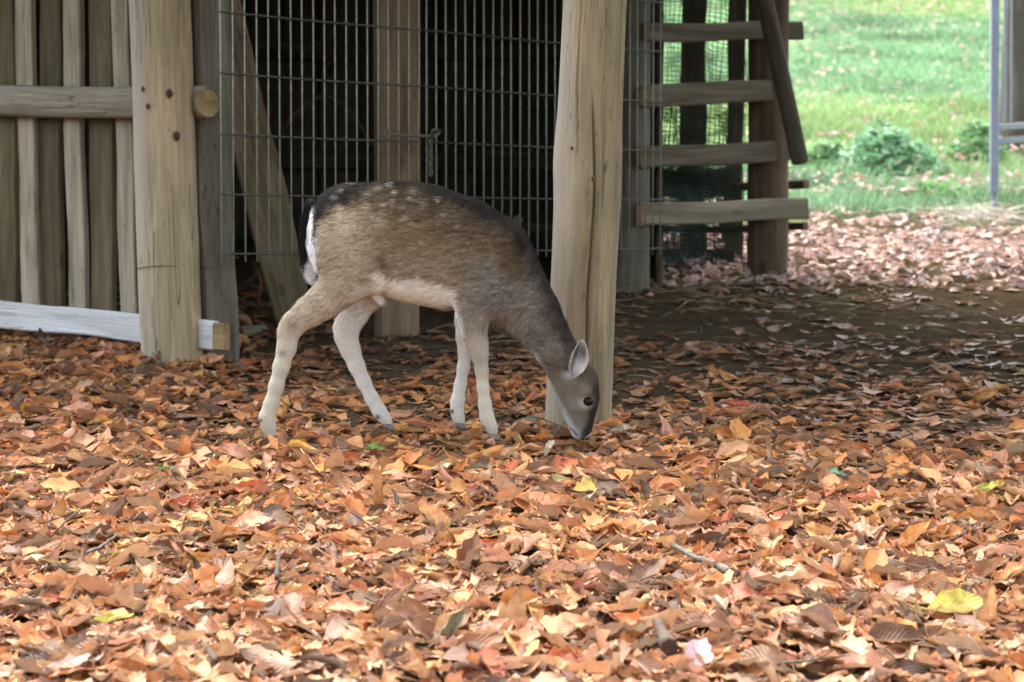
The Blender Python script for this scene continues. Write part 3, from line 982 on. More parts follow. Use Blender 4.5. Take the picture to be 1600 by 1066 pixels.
# green netting, two loose layers
def net(name, x0, x1, y0, y1, d, cell, label, ragged, seed):
    r = random.Random(seed)
    A = P(x0, y0, d); B = P(x1, y1, d)
    nxn, nzn = int((B.x - A.x) / cell), int((A.z - B.z) / cell)
    def pt(i, k):
        x = A.x + cell * i; z = A.z - cell * k
        f = k / nzn
        sag = .018 * math.sin(x * 21 + seed) * math.sin(z * 13 + seed * 2) + .012 * math.sin(z * 37 + x * 9)
        return Vector((x + .012 * math.sin(z * 9 + i * .7 + seed) + .05 * f * f * math.sin(seed), A.y + sag + .05 * f * math.sin(x * 9), z + .007 * math.sin(x * 40 + k) + .01 * math.sin(x * 17 + seed)))
    V, Fc = [], []
    def ribbon(ps, w, flat):
        for i in range(len(ps)):
            o = Vector((0, 0, w)) if flat else Vector((w, 0, 0))
            V.append(ps[i] - o); V.append(ps[i] + o)
            if i:
                k = len(V); Fc.append((k - 4, k - 3, k - 1, k - 2))
    for i in range(nxn + 1):
        if r.random() < .04: continue
        ribbon([pt(i, k) for k in range(0, nzn + 1, 2)], .0019, False)
    for k in range(nzn + 1):
        if r.random() < .04: continue
        e1 = nxn - (r.randint(0, 3) if ragged else 0)
        ribbon([pt(i, k) for i in range(0, e1 + 1, 1)], .0019, True)
    me = mesh_np(name, [tuple(v) for v in V], Fc, [M['net']], False)
    o = link(bpy.data.objects.new(name, me))
    tag(o, label, 'netting')
    return o
net('garden_netting', 1020, 1172, -40, 436, 9.5, .017, 'sagging green plastic netting hung behind the four rails', True, 1)
net('garden_netting', 1020, 1150, 170, 440, 9.62, .013, 'denser bunched lower layer of green netting near the ground', True, 2)
net('garden_netting', 1016, 1140, 250, 442, 9.72, .011, 'darkest hindmost scrap of green netting at the foot of the outer wall', True, 3)

# ------------------------------------------------------------------ the shed behind the gates
so = Vector((-.8, 9.0, float(G(9.0))))
shed = empty('animal_shed', so); tag(shed, 'dark board shed with a low roof behind the mesh gates', 'shed')
Y1 = 11.0
zb = float(G(Y1)) - .05
x = -2.65
while x < .60:
    w = random.uniform(.17, .21)
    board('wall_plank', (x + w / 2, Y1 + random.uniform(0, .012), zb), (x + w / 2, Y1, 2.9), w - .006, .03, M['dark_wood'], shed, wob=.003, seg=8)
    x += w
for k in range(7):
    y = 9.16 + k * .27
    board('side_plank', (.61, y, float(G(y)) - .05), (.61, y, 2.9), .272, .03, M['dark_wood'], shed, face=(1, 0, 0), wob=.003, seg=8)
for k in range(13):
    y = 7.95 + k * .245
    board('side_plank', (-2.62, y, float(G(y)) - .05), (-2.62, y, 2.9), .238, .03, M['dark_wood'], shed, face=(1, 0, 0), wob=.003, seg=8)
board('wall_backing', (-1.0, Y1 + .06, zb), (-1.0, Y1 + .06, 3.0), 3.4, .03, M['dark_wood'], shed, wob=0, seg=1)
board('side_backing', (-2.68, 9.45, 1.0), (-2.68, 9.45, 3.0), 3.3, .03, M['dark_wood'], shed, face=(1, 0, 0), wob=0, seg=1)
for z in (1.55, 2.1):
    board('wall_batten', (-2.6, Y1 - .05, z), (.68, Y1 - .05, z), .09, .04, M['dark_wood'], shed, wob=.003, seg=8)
# roof: a shallow slab of boards on two beams, front eave above the deer
RZ0, RZ1 = 2.60, 3.05
def roof_z(y): return RZ0 + (RZ1 - RZ0) * (y - 6.0) / 5.0
def roof_part(x0, x1, y0, y1):
    xx = x0
    while xx < x1 - .01:
        w = min(.30, x1 - xx)
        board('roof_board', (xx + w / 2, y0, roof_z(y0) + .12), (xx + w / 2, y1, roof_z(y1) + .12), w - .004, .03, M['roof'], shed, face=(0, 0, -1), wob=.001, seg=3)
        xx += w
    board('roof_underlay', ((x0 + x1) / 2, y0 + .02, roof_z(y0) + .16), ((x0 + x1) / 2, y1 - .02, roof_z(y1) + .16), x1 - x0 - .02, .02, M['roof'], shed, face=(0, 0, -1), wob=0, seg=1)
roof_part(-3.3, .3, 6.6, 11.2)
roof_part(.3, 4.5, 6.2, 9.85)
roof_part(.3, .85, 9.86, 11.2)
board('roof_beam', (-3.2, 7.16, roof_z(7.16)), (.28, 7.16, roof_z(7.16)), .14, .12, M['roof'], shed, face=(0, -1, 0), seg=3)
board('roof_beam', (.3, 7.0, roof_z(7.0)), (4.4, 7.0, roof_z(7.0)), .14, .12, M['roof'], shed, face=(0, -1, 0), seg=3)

# things in the dark of the shed
hp = P(500, 330, 9.6)
pts = [P(430 + 150 * q, 330 - 178 * math.sin(math.pi * (.15 + .7 * q)) ** .7, 9.6) for q in np.linspace(0, 1, 24)]
tag(tubes('wire_hoop', [(pts, .012)], M['dark_twig'], None, 6, hp), 'faint arched hoop standing in the dark shed behind the gate', 'hoop')
g = P(425, 500, 9.0); g.z = float(G(9.0))
tag(board('floor_beam', P(362, 486, 8.6), P(500, 484, 8.9), .08, .09, M['dark_wood'], None, seg=6), 'dark beam lying on the shed floor left of the leaning plank', 'beam')
tag(board('floor_plank', P(365, 520, 7.9), P(402, 517, 8.0), .045, .10, M['rail'], None, seg=4), 'short pale plank lying on the soil right of the square post', 'plank')
pts = [P(392 + 12 * math.cos(q), 470 + 9 * math.sin(q), 8.5) for q in np.linspace(2.6, 7.0, 18)]
tag(tubes('rope_loop', [(pts + [P(408, 440, 8.5), P(396, 410, 8.6)], .008)], M['rope'], None, 6, P(400, 460, 8.5)), 'rusty red loop of rope beside the foot of the leaning plank', 'rope')
for q, (x0, y0, x1, y1, lab) in enumerate(((372, 455, 440, 400, 'thin dark branch slanting up in the shed beside the rope loop'), (378, 440, 452, 478, 'thin dark branch sloping down in the shed behind the rope loop'))):
    tag(tubes('branch', [([P(x0, y0, 8.7), P((x0 + x1) / 2, (y0 + y1) / 2 - 4, 8.7), P(x1, y1, 8.75)], [.011, .009, .006])], M['dark_twig'], None, 6, P(x0, y0, 8.7)), lab, 'branch')
tag(board('shelf_board', P(806, 353, 9.3), P(872, 357, 9.5), .035, .12, M['dark_wood'], None, seg=4), 'dark level board in the shed just left of the cracked post', 'board')
tag(board('wood_scrap', P(800, 350, 9.28), P(815, 340, 9.28), .035, .02, M['rail'], None, seg=2), 'small pale wood scrap lit behind the deer shoulders', 'scrap')

# ------------------------------------------------------------------ far gate and tree at the right edge
g = gp(1553, 334)
e = empty('field_gate', g); tag(e, 'pale galvanised field gate standing open at the right edge', 'gate')
dG = g.y
def bx(name, cx, w, y0, y1, dd=0.0, mat='gate_metal', dep=None):
    A, B = P(cx[0], y0, dG + dd), P(cx[1], y1, dG + dd)
    board(name, A, B, w * dG / F, dep or w * dG / F, M[mat], e, wob=0, seg=2, ch=.004)
bx('gate_post', (1553, 1555), 13, 300, -160)
bx('post_foot', (1553, 1553), 9, 338, 298)
bx('gate_upright', (1570, 1571), 4, 190, -160, .05)
bx('gate_upright', (1580, 1581), 3, 190, -160, .1)
for y in (200, 221):
    board('gate_rail', P(1558, y, dG + .05), P(1680, y - 10, dG + .9), .04, .03, M['gate_dark'], e, wob=0, seg=2, ch=.004)

def tree(px, py, r, label, h=7.0, crown=True, group='trees around the clearing', d=None, low=3.0, spread=2.2, nl=2600):
    g = gp(px, py) if d is None else Vector((*d, 0))
    if d is not None: g.z = float(G(g.y))
    e = empty('beech_tree', g - Vector((0, 0, .1))); tag(e, label, 'tree', group)
    o = log('trunk', e.location, g + Vector((.05, .1, h)), r, r * .45, M['bark'], e, nseg=40, nz=70, lump=.13, bumps=((0.6, .05, r * .35, .5, .25), (2.6, .05, r * .4, .5, .25), (-1.4, .05, r * .4, .6, .25)))
    rr = np.random.default_rng(int(abs(px) * 7 + h * 13) if d is None else int(abs(d[0] * 91 + d[1] * 17)))
    if crown:
        lines = []
        tips = []
        for k in range(9):
            a = k * 2.4 + rr.uniform(-.3, .3); z0 = low + (h - low) * rr.uniform(0, .8)
            A = g + Vector((0, 0, z0)); B = A + Vector((math.cos(a) * spread * .9, math.sin(a) * spread * .9, rr.uniform(.5, 1.5)))
            lines.append(([A, (A + B) / 2 + Vector((0, 0, .2)), B], [r * .3, r * .2, r * .07])); tips += [B, (A + B) / 2]
        tubes('limbs', lines, M['bark'], e, 7, e.location)
        tp = np.array([tuple(v) for v in tips])
        c = tp[rr.integers(0, len(tp), nl)] + rr.normal(0, 1, (nl, 3)) * np.array([spread * .34, spread * .34, .5])
        cc = np.array([[.10, .13, .03]]) * rr.uniform(.6, 1.6, (nl, 1)) + np.array([[.12, .05, 0]]) * rr.random((nl, 1))
        me = join_leaves('crown', c[:, 0], c[:, 1], c[:, 2], rr.uniform(.16, .3, nl), rotations(nl, rr, .7, 0), cc, SH_FAR, rr.integers(0, 10, nl), M['leaf'])
        me.transform(Matrix.Translation(-e.location))
        link(bpy.data.objects.new('crown', me), e)['kind'] = 'stuff'
    return e
tree(1600, 236, .17, 'rough barked tree trunk at the right edge behind the field gate', h=6.5, low=4.2)
# unseen beeches added beside and behind the camera to block sky light from the forecourt
for (x, y, h, lo, sp, lab) in FORE_TREES if 'FORE_TREES' in globals() else ():
    tree(0, 0, .24, lab, h=h, d=(x, y), low=lo, spread=sp, nl=5200)
# ------------------------------------------------------------------ straw on the soil under the roof
r = np.random.default_rng(21)
n = 1500
y = r.uniform(6.7, 9.2, n); x = r.uniform(-.3, 2.6, n)
dn = .12 + .88 * smooth(8.0, 8.7, y + .4 * (vnoise(x, y, 2, 3) - .5)) * (1 - smooth(1.2, 1.9, x))
k = r.random(n) < dn; x, y = x[k], y[k]
lines = []
for i in range(len(x)):
    a = r.uniform(0, 6.28); L = r.uniform(.04, .16); z = gz(x[i], y[i]) + r.uniform(.002, .02)
    d = Vector((math.cos(a), math.sin(a), 0)) * L
    p = Vector((x[i], y[i], z)); b = Vector((0, 0, r.uniform(0, .007)))
    q = p + d; q.z = gz(q.x, q.y) + r.uniform(.002, .02)
    lines.append(([p, (p + q) / 2 + b, q], float(r.uniform(.0008, .0016))))
tag(tubes('straw', lines, M['straw'], None, 3), 'loose dry straw strewn on the bare soil under the roof', 'straw', kind='stuff')
# pale hay at the foot of the field gate
lines = []
for i in range(200):
    px = r.uniform(1490, 1640); py = r.normal(343, 7)
    g = gp(px, py) if i % 6 == 0 else g + Vector((r.normal(0, .08), r.normal(0, .08), 0))
    p = Vector((g.x, g.y, gz(g.x, g.y) + r.uniform(.01, .05))); a = r.uniform(0, 6.28)
    d = Vector((math.cos(a), math.sin(a), 0)) * r.uniform(.08, .25)
    lines.append(([p, p + d * .5 + Vector((0, 0, r.uniform(0, .03))), p + d], .0022))
M['hay'] = plain('pale_hay', (.50, .46, .36), .7, 0, .3, .25, 3)
tag(tubes('hay', lines, M['hay'], None, 3), 'pale hay trodden round the foot of the field gate', 'hay', kind='stuff')

# ------------------------------------------------------------------ weeds in the meadow
def weed(px, py, w, h, n, cl, label, seed):
    g = gp(px, py)
    r = np.random.default_rng(seed)
    e = empty('weed_clump', g); tag(e, label, 'weeds')
    sc = g.y / F
    a = r.uniform(0, 6.28, n); rad = np.sqrt(r.random(n)) * w * sc / 2
    x = g.x + rad * np.cos(a); y = g.y + rad * np.sin(a)
    top = h * sc * np.clip(1 - (rad / (w * sc / 2)) ** 2, .15, 1)
    z = G(y) + top * r.random(n) ** .6
    c = np.array([cl]) * r.uniform(.6, 1.4, (n, 1))
    me = join_leaves('leaves', x, y, z, r.uniform(.05, .11, n), rotations(n, r, .5, .15), c, SH_FAR, r.integers(0, 10, n), M['grass'])
    me.transform(Matrix.Translation(-g)); link(bpy.data.objects.new('leaves', me), e)['kind'] = 'stuff'
    lines = []
    for i in range(0, n, 8):
        lines.append(([Vector((x[i], y[i], float(G(y[i])))), Vector((x[i], y[i], z[i]))], .003))
    o = tubes('stems', lines, M['weed_stem'], e, 4, g); o['kind'] = 'stuff'
M['weed_stem'] = plain('weed_stem', (.12, .2, .08), .6)
weed(1385, 270, 175, 78, 900, (.20, .38, .20), 'bushy blue green weed clump in the middle of the meadow', 1)
weed(1290, 262, 90, 45, 300, (.19, .35, .15), 'low green weed clump close to the right of the corner post', 2)
weed(1475, 315, 130, 30, 260, (.19, .38, .12), 'low bright green weed patch between the big weed clump and the field gate', 3)
weed(1525, 250, 90, 60, 320, (.19, .35, .15), 'green weed clump just left of the field gate post', 4)

# ------------------------------------------------------------------ single leaves one can point to
def lone_leaf(px, py, L, c, label, shape, yaw, tilt=(0.0, 0.0), lift=.046, name='fallen_leaf', stem=False):
    g = gp(px, py)
    e = bpy.data.objects.new(name, single_me[shape % len(single_me)])
    e.color = (*[v for v in c], 1)
    m = Matrix.Rotation(math.atan(.1044), 4, 'X') @ Matrix.Rotation(tilt[0], 4, 'X') @ Matrix.Rotation(tilt[1], 4, 'Y') @ Matrix.Rotation(yaw, 4, 'Z') @ Matrix.Scale(L, 4)
    m.translation = (g.x, g.y, gz(g.x, g.y) + lift)
    link(e); e.matrix_world = m
    tag(e, label, 'leaf')
    return e
lone = [
    (185, 872, .075, srgb(206, 190, 84), 'yellow green leaf standing up in the left foreground', 3, .4, (.5, 0)),
    (168, 970, .07, srgb(176, 176, 60), 'flat yellow green leaf near the left bottom corner', 5, .2, (.2, 0)),
    (1482, 957, .135, srgb(206, 200, 104), 'large crumpled pale yellow green leaf in the right foreground', 10, .1, (.25, .05)),
    (1540, 772, .07, srgb(172, 178, 66), 'rounded yellow green leaf near the right edge below the shade', 5, .3, (.5, 0)),
    (578, 716, .065, srgb(72, 112, 30), 'small dark green leaf on the litter below the deer belly', 9, .2, (.3, 0)),
    (250, 737, .05, srgb(96, 140, 40), 'small green leaf in the litter left of the deer hind foot', 5, .1, (.2, 0)),
    (990, 788, .06, srgb(120, 140, 50), 'small olive green leaf below the grazing deer head', 3, .5, (.3, 0)),
    (457, 717, .065, srgb(218, 176, 40), 'bright yellow leaf just right of the deer hind foot', 7, .0, (.3, 0)),
    (1297, 743, .06, srgb(84, 132, 98), 'bluish green leaf in the middle right litter', 9, -.3, (.2, 0)),
    (690, 741, .075, srgb(196, 188, 150), 'pale cream leaf lying below the deer front feet', 5, .5, (.35, 0)),
    (855, 716, .07, srgb(188, 180, 160), 'pale grey leaf lying just below the deer muzzle', 12, 1.2, (.5, 0)),
    (966, 684, .075, srgb(150, 146, 128), 'rounded grey leaf right of the foot of the cracked post', 5, .3, (.5, 0)),
    (743, 742, .06, srgb(120, 118, 98), 'grey olive leaf beside the pale cream leaf below the deer', 8, .2, (.4, 0)),
    (915, 790, .085, srgb(150, 142, 122), 'grey folded leaf below the deer head in the litter', 3, .6, (.5, 0)),
    (1147, 634, .085, srgb(170, 84, 48), 'large reddish leaf in the shade right of the cracked post', 5, -.2, (.5, 0)),
    (382, 832, .095, srgb(222, 142, 104), 'large salmon orange leaf in the left foreground', 4, .4, (.45, 0)),
    (525, 964, .095, srgb(222, 138, 96), 'smooth salmon orange leaf in the centre foreground', 9, .15, (.35, 0)),
    (985, 985, .09, srgb(226, 140, 84), 'broad flat orange leaf in the foreground below the centre', 5, -.4, (.5, 0)),
    (1365, 902, .085, srgb(216, 148, 84), 'upright pointed tan orange leaf in the right foreground', 4, 1.1, (.8, 0)),
    (695, 1000, .085, srgb(112, 108, 84), 'dark olive curled leaf standing up in the lower foreground', 2, 1.0, (.9, .3)),
    (105, 1054, .09, srgb(226, 214, 204), 'whitish leaf at the left bottom edge', 5, .3, (.4, 0)),
    (1088, 1052, .08, srgb(182, 160, 170), 'dull lilac tinted leaf at the bottom edge right of the centre', 4, 1.2, (.6, 0)),
    (300, 828, .08, srgb(214, 190, 130), 'pale straw coloured leaf in the left foreground beside the salmon leaf', 1, .0, (.2, 0)),
]
for (px, py, L, c, lab, sh, yaw, tl) in lone:
    lone_leaf(px, py, L, tuple(min(.8, v) for v in c), lab, sh, yaw, tl)

# ------------------------------------------------------------------ twigs
def twig(pix, rad, label, mat='twig', lift=.03, name='twig', cat='twig'):
    pts = []
    for px, py in pix:
        g = gp(px, py); pts.append(Vector((g.x, g.y, gz(g.x, g.y) + lift)))
    n = len(pts)
    fine = []
    for i in range(n - 1):
        for k in range(4):
            p = pts[i].lerp(pts[i + 1], k / 4); fine.append(p + Vector((random.uniform(-.002, .002), 0, random.uniform(-.002, .002))))
    fine.append(pts[-1])
    rr = [rad * (1 - .5 * i / len(fine)) for i in range(len(fine))]
    tag(tubes(name, [(fine, rr)], M[mat], None, 7, pts[0]), label, cat)
twig([(1142, 915), (1118, 895), (1090, 885), (1050, 860)], .009, 'grey lichen covered twig in the right foreground', 'twig', .05)
twig([(1045, 1032), (1036, 1010), (1028, 990)], .016, 'dark chunk of bark standing in the lower foreground', 'dark_twig', .05, 'bark_chunk', 'bark')
twig([(75, 834), (82, 810), (92, 780)], .003, 'thin grey twig in the left foreground', 'twig', .05)
twig([(135, 870), (160, 858), (182, 846)], .004, 'thin bluish twig beside the yellow leaf in the left foreground', 'twig', .045)
twig([(100, 1036), (150, 1030), (215, 1032)], .003, 'dark thin twig along the bottom left edge', 'dark_twig', .05)
twig([(318, 1035), (328, 1052), (338, 1066)], .008, 'thick dark twig at the bottom edge left of the centre', 'dark_twig', .05)
twig([(433, 925), (436, 900), (438, 885)], .005, 'upright brown twig stub in the left foreground', 'dark_twig', .06)
twig([(1205, 1060), (1260, 1050), (1330, 1040)], .003, 'thin grey twig lying along the bottom edge on the right', 'twig', .05)
twig([(800, 548), (840, 546), (875, 549)], .003, 'pale thin stick on the soil left of the cracked post', 'straw', .015)
twig([(575, 664), (590, 668), (605, 672)], .007, 'dark clod like twig under the deer far hind hoof', 'dark_twig', .015)
twig([(1375, 745), (1420, 738), (1465, 735)], .009, 'dark curled twig on the litter near the right edge', 'dark_twig', .03)
twig([(470, 722), (490, 742), (500, 750)], .0015, 'thin yellow leaf stalk right of the deer hind foot', 'straw', .05, 'leaf_stalk', 'stalk')

# short dead twigs and stalks lying all through the litter
r = np.random.default_rng(61)
x, y = scatter(900, 3.4, 7.4, r)
lines = []
for i in range(len(x)):
    a = r.uniform(0, 6.28); L = r.uniform(.03, .13)
    p = Vector((x[i], y[i], gz(x[i], y[i]) + r.uniform(.015, .045)))
    d = Vector((math.cos(a), math.sin(a), r.normal(.1, .18))) * L
    m_ = p + d * .5 + Vector((r.normal(0, .004), r.normal(0, .004), r.normal(0, .003)))
    lines.append(([p, m_, p + d], float(r.uniform(.0007, .0019))))
tag(tubes('twig_litter', lines, M['dark_twig'], None, 4), 'short dead twigs and leaf stalks lying all through the leaf litter', 'twigs', kind='stuff')

# ------------------------------------------------------------------ stones
def stone(px, py, w, mat, label, seed, d=.6):
    g = gp(px, py); s = w * g.y / F / 2
    bm = bmesh.new(); bmesh.ops.create_icosphere(bm, subdivisions=3, radius=1)
    for v in bm.verts:
        v.co *= 1 + .28 * mnoise.noise(v.co * 1.3 + Vector((seed * 7, 0, 0))) + .06 * mnoise.noise(v.co * 5 + Vector((seed, 0, 0)))
        v.co = Vector((v.co.x * s, v.co.y * s * .9, v.co.z * s * d))
    o = bm_obj('stone', bm, M[mat], None, True, Vector((g.x, g.y + s * .5, gz(g.x, g.y) + s * d * .3)))
    tag(o, label, 'stone')
stone(828, 655, 52, 'stone', 'dark mossy stone against the left foot of the cracked post', 1)
stone(805, 628, 46, 'stone', 'smaller mossy stone left of the mossy stone at the cracked post', 2, .5)
stone(114, 545, 44, 'grey_stone', 'grey stone in the leaves under the pale board', 3, .5)
stone(64, 535, 60, 'stone', 'brown grey flat stone under the pale board near the left edge', 4, .35)

# ------------------------------------------------------------------ small tufts of grass
def tuft(px, py, n, h, label, seed):
    r = np.random.default_rng(seed); g = gp(px, py)
    x = g.x + r.normal(0, .02, n); y = g.y + r.normal(0, .012, n)
    c = np.array([[.12, .24, .05]]) * r.uniform(.7, 1.4, (n, 1))
    z = np.array([gz(a, b) for a, b in zip(x, y)])
    me = blades('grass_tuft', x - g.x, y - g.y, z - g.z, r.uniform(.6, 1.2, n) * h, np.full(n, .0035), r.uniform(.2, .9, n), c, r)
    o = link(bpy.data.objects.new('grass_tuft', me)); o.location = g
    tag(o, label, 'grass')
tuft(42, 700, 3, .06, 'single green grass blades in the litter at the left edge', 1)
tuft(1582, 775, 9, .085, 'grass tuft at the right edge below the shade', 2)
tuft(950, 664, 4, .045, 'green blades at the right foot of the cracked post', 3)
tuft(1032, 700, 6, .03, 'tiny grass tuft right of the grey leaf by the cracked post', 4)
tuft(1140, 705, 7, .045, 'sparse grass blades in the litter right of the cracked post', 5)
tuft(1235, 712, 7, .045, 'sparse grass blades in the middle right litter', 6)
tuft(1085, 712, 5, .04, 'two or three grass blades between the tufts right of the cracked post', 7)
# ------------------------------------------------------------------ the deer
DS = F / 5.80                     # pixels per metre where it stands
DO = gp(660, 683)                 # ground under its belly
DO.z = float(G(DO.y)) + .004
deer = empty('fallow_deer', DO)
tag(deer, 'young brown fallow deer with dark back and pale legs grazing beside the cracked post', 'deer')

def L2(px, py, l=0.0):
    """deer space: pixels of the photograph's side view, l to the far side -> metres from the empty"""
    return np.array([(px - 660.0) / DS, l / DS, (683.0 - py) / DS])

def seg_sdf(X, Yl, Z, a, b, ra, rb, k):
    """tapered limb between a and b (px, py, l); k squeezes it sideways"""
    ax, ay, al = a; bx_, by, bl = b
    d = np.array([bx_ - ax, by - ay, (bl - al)], float)
    dd = (d * d).sum()
    t = ((X - ax) * d[0] + (Z - ay) * d[1] + (Yl - al) * d[2]) / max(dd, 1e-6)
    t = np.clip(t, 0, 1)
    ex = X - (ax + t * d[0]); ez = Z - (ay + t * d[1]); el = (Yl - (al + t * d[2])) / k
    return np.sqrt(ex * ex + ez * ez + el * el) - (ra + (rb - ra) * t)

def smin(a, b, k):
    h = np.maximum(k - np.abs(a - b), 0) / k
    return np.minimum(a, b) - h * h * k * .25

VX = 2.4
gx = np.arange(395, 950, VX, dtype=np.float32); gpy = np.arange(270, 705, VX, dtype=np.float32); gl = np.arange(-92, 93, VX, dtype=np.float32)
SH = (len(gx), len(gl), len(gpy))

def region(x0, x1, y0, y1, l0=-92, l1=93):
    return (slice(max(0, int((x0 - gx[0]) / VX)), max(1, int((x1 - gx[0]) / VX) + 2)),
            slice(max(0, int((l0 - gl[0]) / VX)), max(1, int((l1 - gl[0]) / VX) + 2)),
            slice(max(0, int((y0 - gpy[0]) / VX)), max(1, int((y1 - gpy[0]) / VX) + 2)))

field = np.full(SH, 60.0, np.float32)
def add(chain, kin, kout, target=None, margin=46):
    """smooth union of a chain of (px, py, l, r, squeeze) into the field"""
    global field
    xs_ = [c[0] for c in chain]; ys_ = [c[1] for c in chain]; ls_ = [c[2] for c in chain]; rm = max(c[3] for c in chain) + margin
    rg = region(min(xs_) - rm, max(xs_) + rm, min(ys_) - rm, max(ys_) + rm, min(ls_) - rm, max(ls_) + rm)
    X = gx[rg[0]][:, None, None]; Y = gl[rg[1]][None, :, None]; Z = gpy[rg[2]][None, None, :]
    f = None
    segs = list(zip(chain[:-1], chain[1:])) if len(chain) > 1 else [(chain[0], chain[0])]
    for a, b in segs:
        d = seg_sdf(X, Y, Z, a[:3], b[:3], a[3], b[3], .5 * (a[4] + b[4]))
        f = d if f is None else smin(f, d, kin)
    field[rg] = smin(field[rg], f, kout)

HL = -14.0      # the head turns a little towards the camera
def hl(px): return -max(0.0, (px - 790.0) / 120.0) ** 1.2 * 20.0
# trunk
add([(541, 347, 0, 55, .80), (560, 358, 0, 68, .78), (605, 374, 0, 88, .74), (660, 382, 0, 90, .76), (718, 397, 0, 85, .78), (760, 414, 0, 76, .78), (783, 440, 0, 64, .74)], 14, 10)
# rump and thighs
for s in (-1, 1):
    add([(533, 372, s * 26, 50, .62)], 6, 18)
    add([(548, 395, s * 30, 56, .55), (566, 428, s * 32, 38, .55)], 10, 20)
    add([(772, 405, s * 36, 48, .5), (752, 456, s * 38, 36, .55)], 12, 22)     # shoulder
add([(640, 440, 0, 32, 1.2), (700, 455, 0, 32, 1.1)], 10, 16)
# neck
add([(783, 440, hl(783), 62, .72), (812, 470, hl(812), 51, .72), (834, 494, hl(834), 42.5, .74), (852, 521, hl(852), 35, .78), (868, 549, hl(868), 32, .78), (884, 574, hl(884), 32, .8)], 10, 16)
# throat tuft and dewlap of the chest
add([(780, 497, -2, 18, .8), (800, 505, -2, 14, .8)], 6, 14)
# head
add([(886, 580, hl(886), 33, .80), (900, 603, hl(900), 34.5, .80), (907, 626, hl(907), 28, .82), (908, 648, hl(908), 20.5, .80), (908, 668, hl(908), 16.2, .82), (906, 679, hl(906), 12.2, .92)], 10, 8)
add([(882, 618, hl(882), 21, 1.0), (893, 652, hl(893), 12.5, 1.0), (899, 676, hl(899), 9, 1.0)], 8, 9)     # jaw
for s in (-1, 1):
    add([(918, 615, hl(915) + s * 20, 9, .8), (908, 612, hl(910) + s * 21, 8, .8)], 4, 9)        # brow
    add([(899, 634, hl(900) + s * 15, 13, .7)], 4, 10)                                # cheek
    add([(914, 679, hl(910) + s * 7, 5.5, .9)], 4, 5)                                # nostril rim
# legs
near_hind = [(556, 415, -34, 42, .62), (538, 447, -34, 35, .62), (512, 472, -33, 29, .62), (488, 489, -32, 25, .62), (466, 506, -31, 20.5, .66), (455, 522, -31, 18, .7), (452, 545, -31, 16.3, .74),
             (444, 574, -31, 14.0, .76), (436, 604, -31, 12.8, .78), (428, 632, -31, 12.6, .8), (421.5, 652, -31, 13.6, .84), (424, 666, -31, 12.2, .86), (427, 677, -31, 10.5, .9)]
add(near_hind, 8, 16)
add([(452, 509, -31, 9.5, .8), (468, 497, -31, 9, .8)], 5, 8)            # point of the hock
far_hind = [(582, 430, 34, 38, .6), (570, 462, 34, 29, .62), (553, 494, 33, 23, .64), (543, 512, 32, 20.5, .66), (539, 530, 32, 19.5, .68), (546, 551, 32, 17, .72), (556, 577, 32, 14.2, .76), (567, 602, 32, 12.6, .78),
            (580, 628, 32, 12.2, .8), (591, 647, 32, 12.4, .84), (600, 659, 32, 10.0, .86), (606, 665, 32, 8, .9)]
add(far_hind, 8, 12)
add([(525, 515, 32, 8.5, .8), (533, 503, 32, 9, .8)], 5, 8)
near_front = [(752, 458, -36, 36, .58), (741, 492, -36, 27.5, .62), (741, 516, -36, 22, .66), (746, 538, -35, 18.5, .74), (750, 556, -35, 14.6, .84), (753, 580, -34, 11.6, .86), (755, 606, -33, 10.8, .86), (758, 633, -32, 11.6, .86),
              (761, 652, -32, 12.2, .88), (767, 666, -32, 11, .88), (771, 675, -32, 9, .9)]
add(near_front, 7, 14)
far_front = [(744, 470, 36, 32, .56), (732, 505, 36, 23, .62), (727, 532, 35, 17, .7), (727, 552, 35, 13.6, .84), (723, 580, 34, 11.2, .86), (718, 608, 33, 11.2, .86), (714, 632, 32, 12.4, .86), (713, 648, 32, 11.4, .88), (716, 658, 32, 10.2, .88), (719, 663, 32, 8.5, .9)]
add(far_front, 7, 10)
# dock of the tail
add([(487, 322, 0, 11, 1.0), (479, 345, 0, 8, 1.0), (478, 372, 0, 7, 1.2)], 5, 8)
# eye sockets
for s in (-1, 1):
    rg = region(895, 940, 605, 650)
    X = gx[rg[0]][:, None, None]; Y = gl[rg[1]][None, :, None]; Z = gpy[rg[2]][None, None, :]
    ev = seg_sdf(X, Y, Z, (917.5, 627, hl(912) + s * 26), (917.6, 627, hl(912) + s * 26), 8.5, 8.5, 1.0)
    field[rg] = -smin(-field[rg], ev, 5)

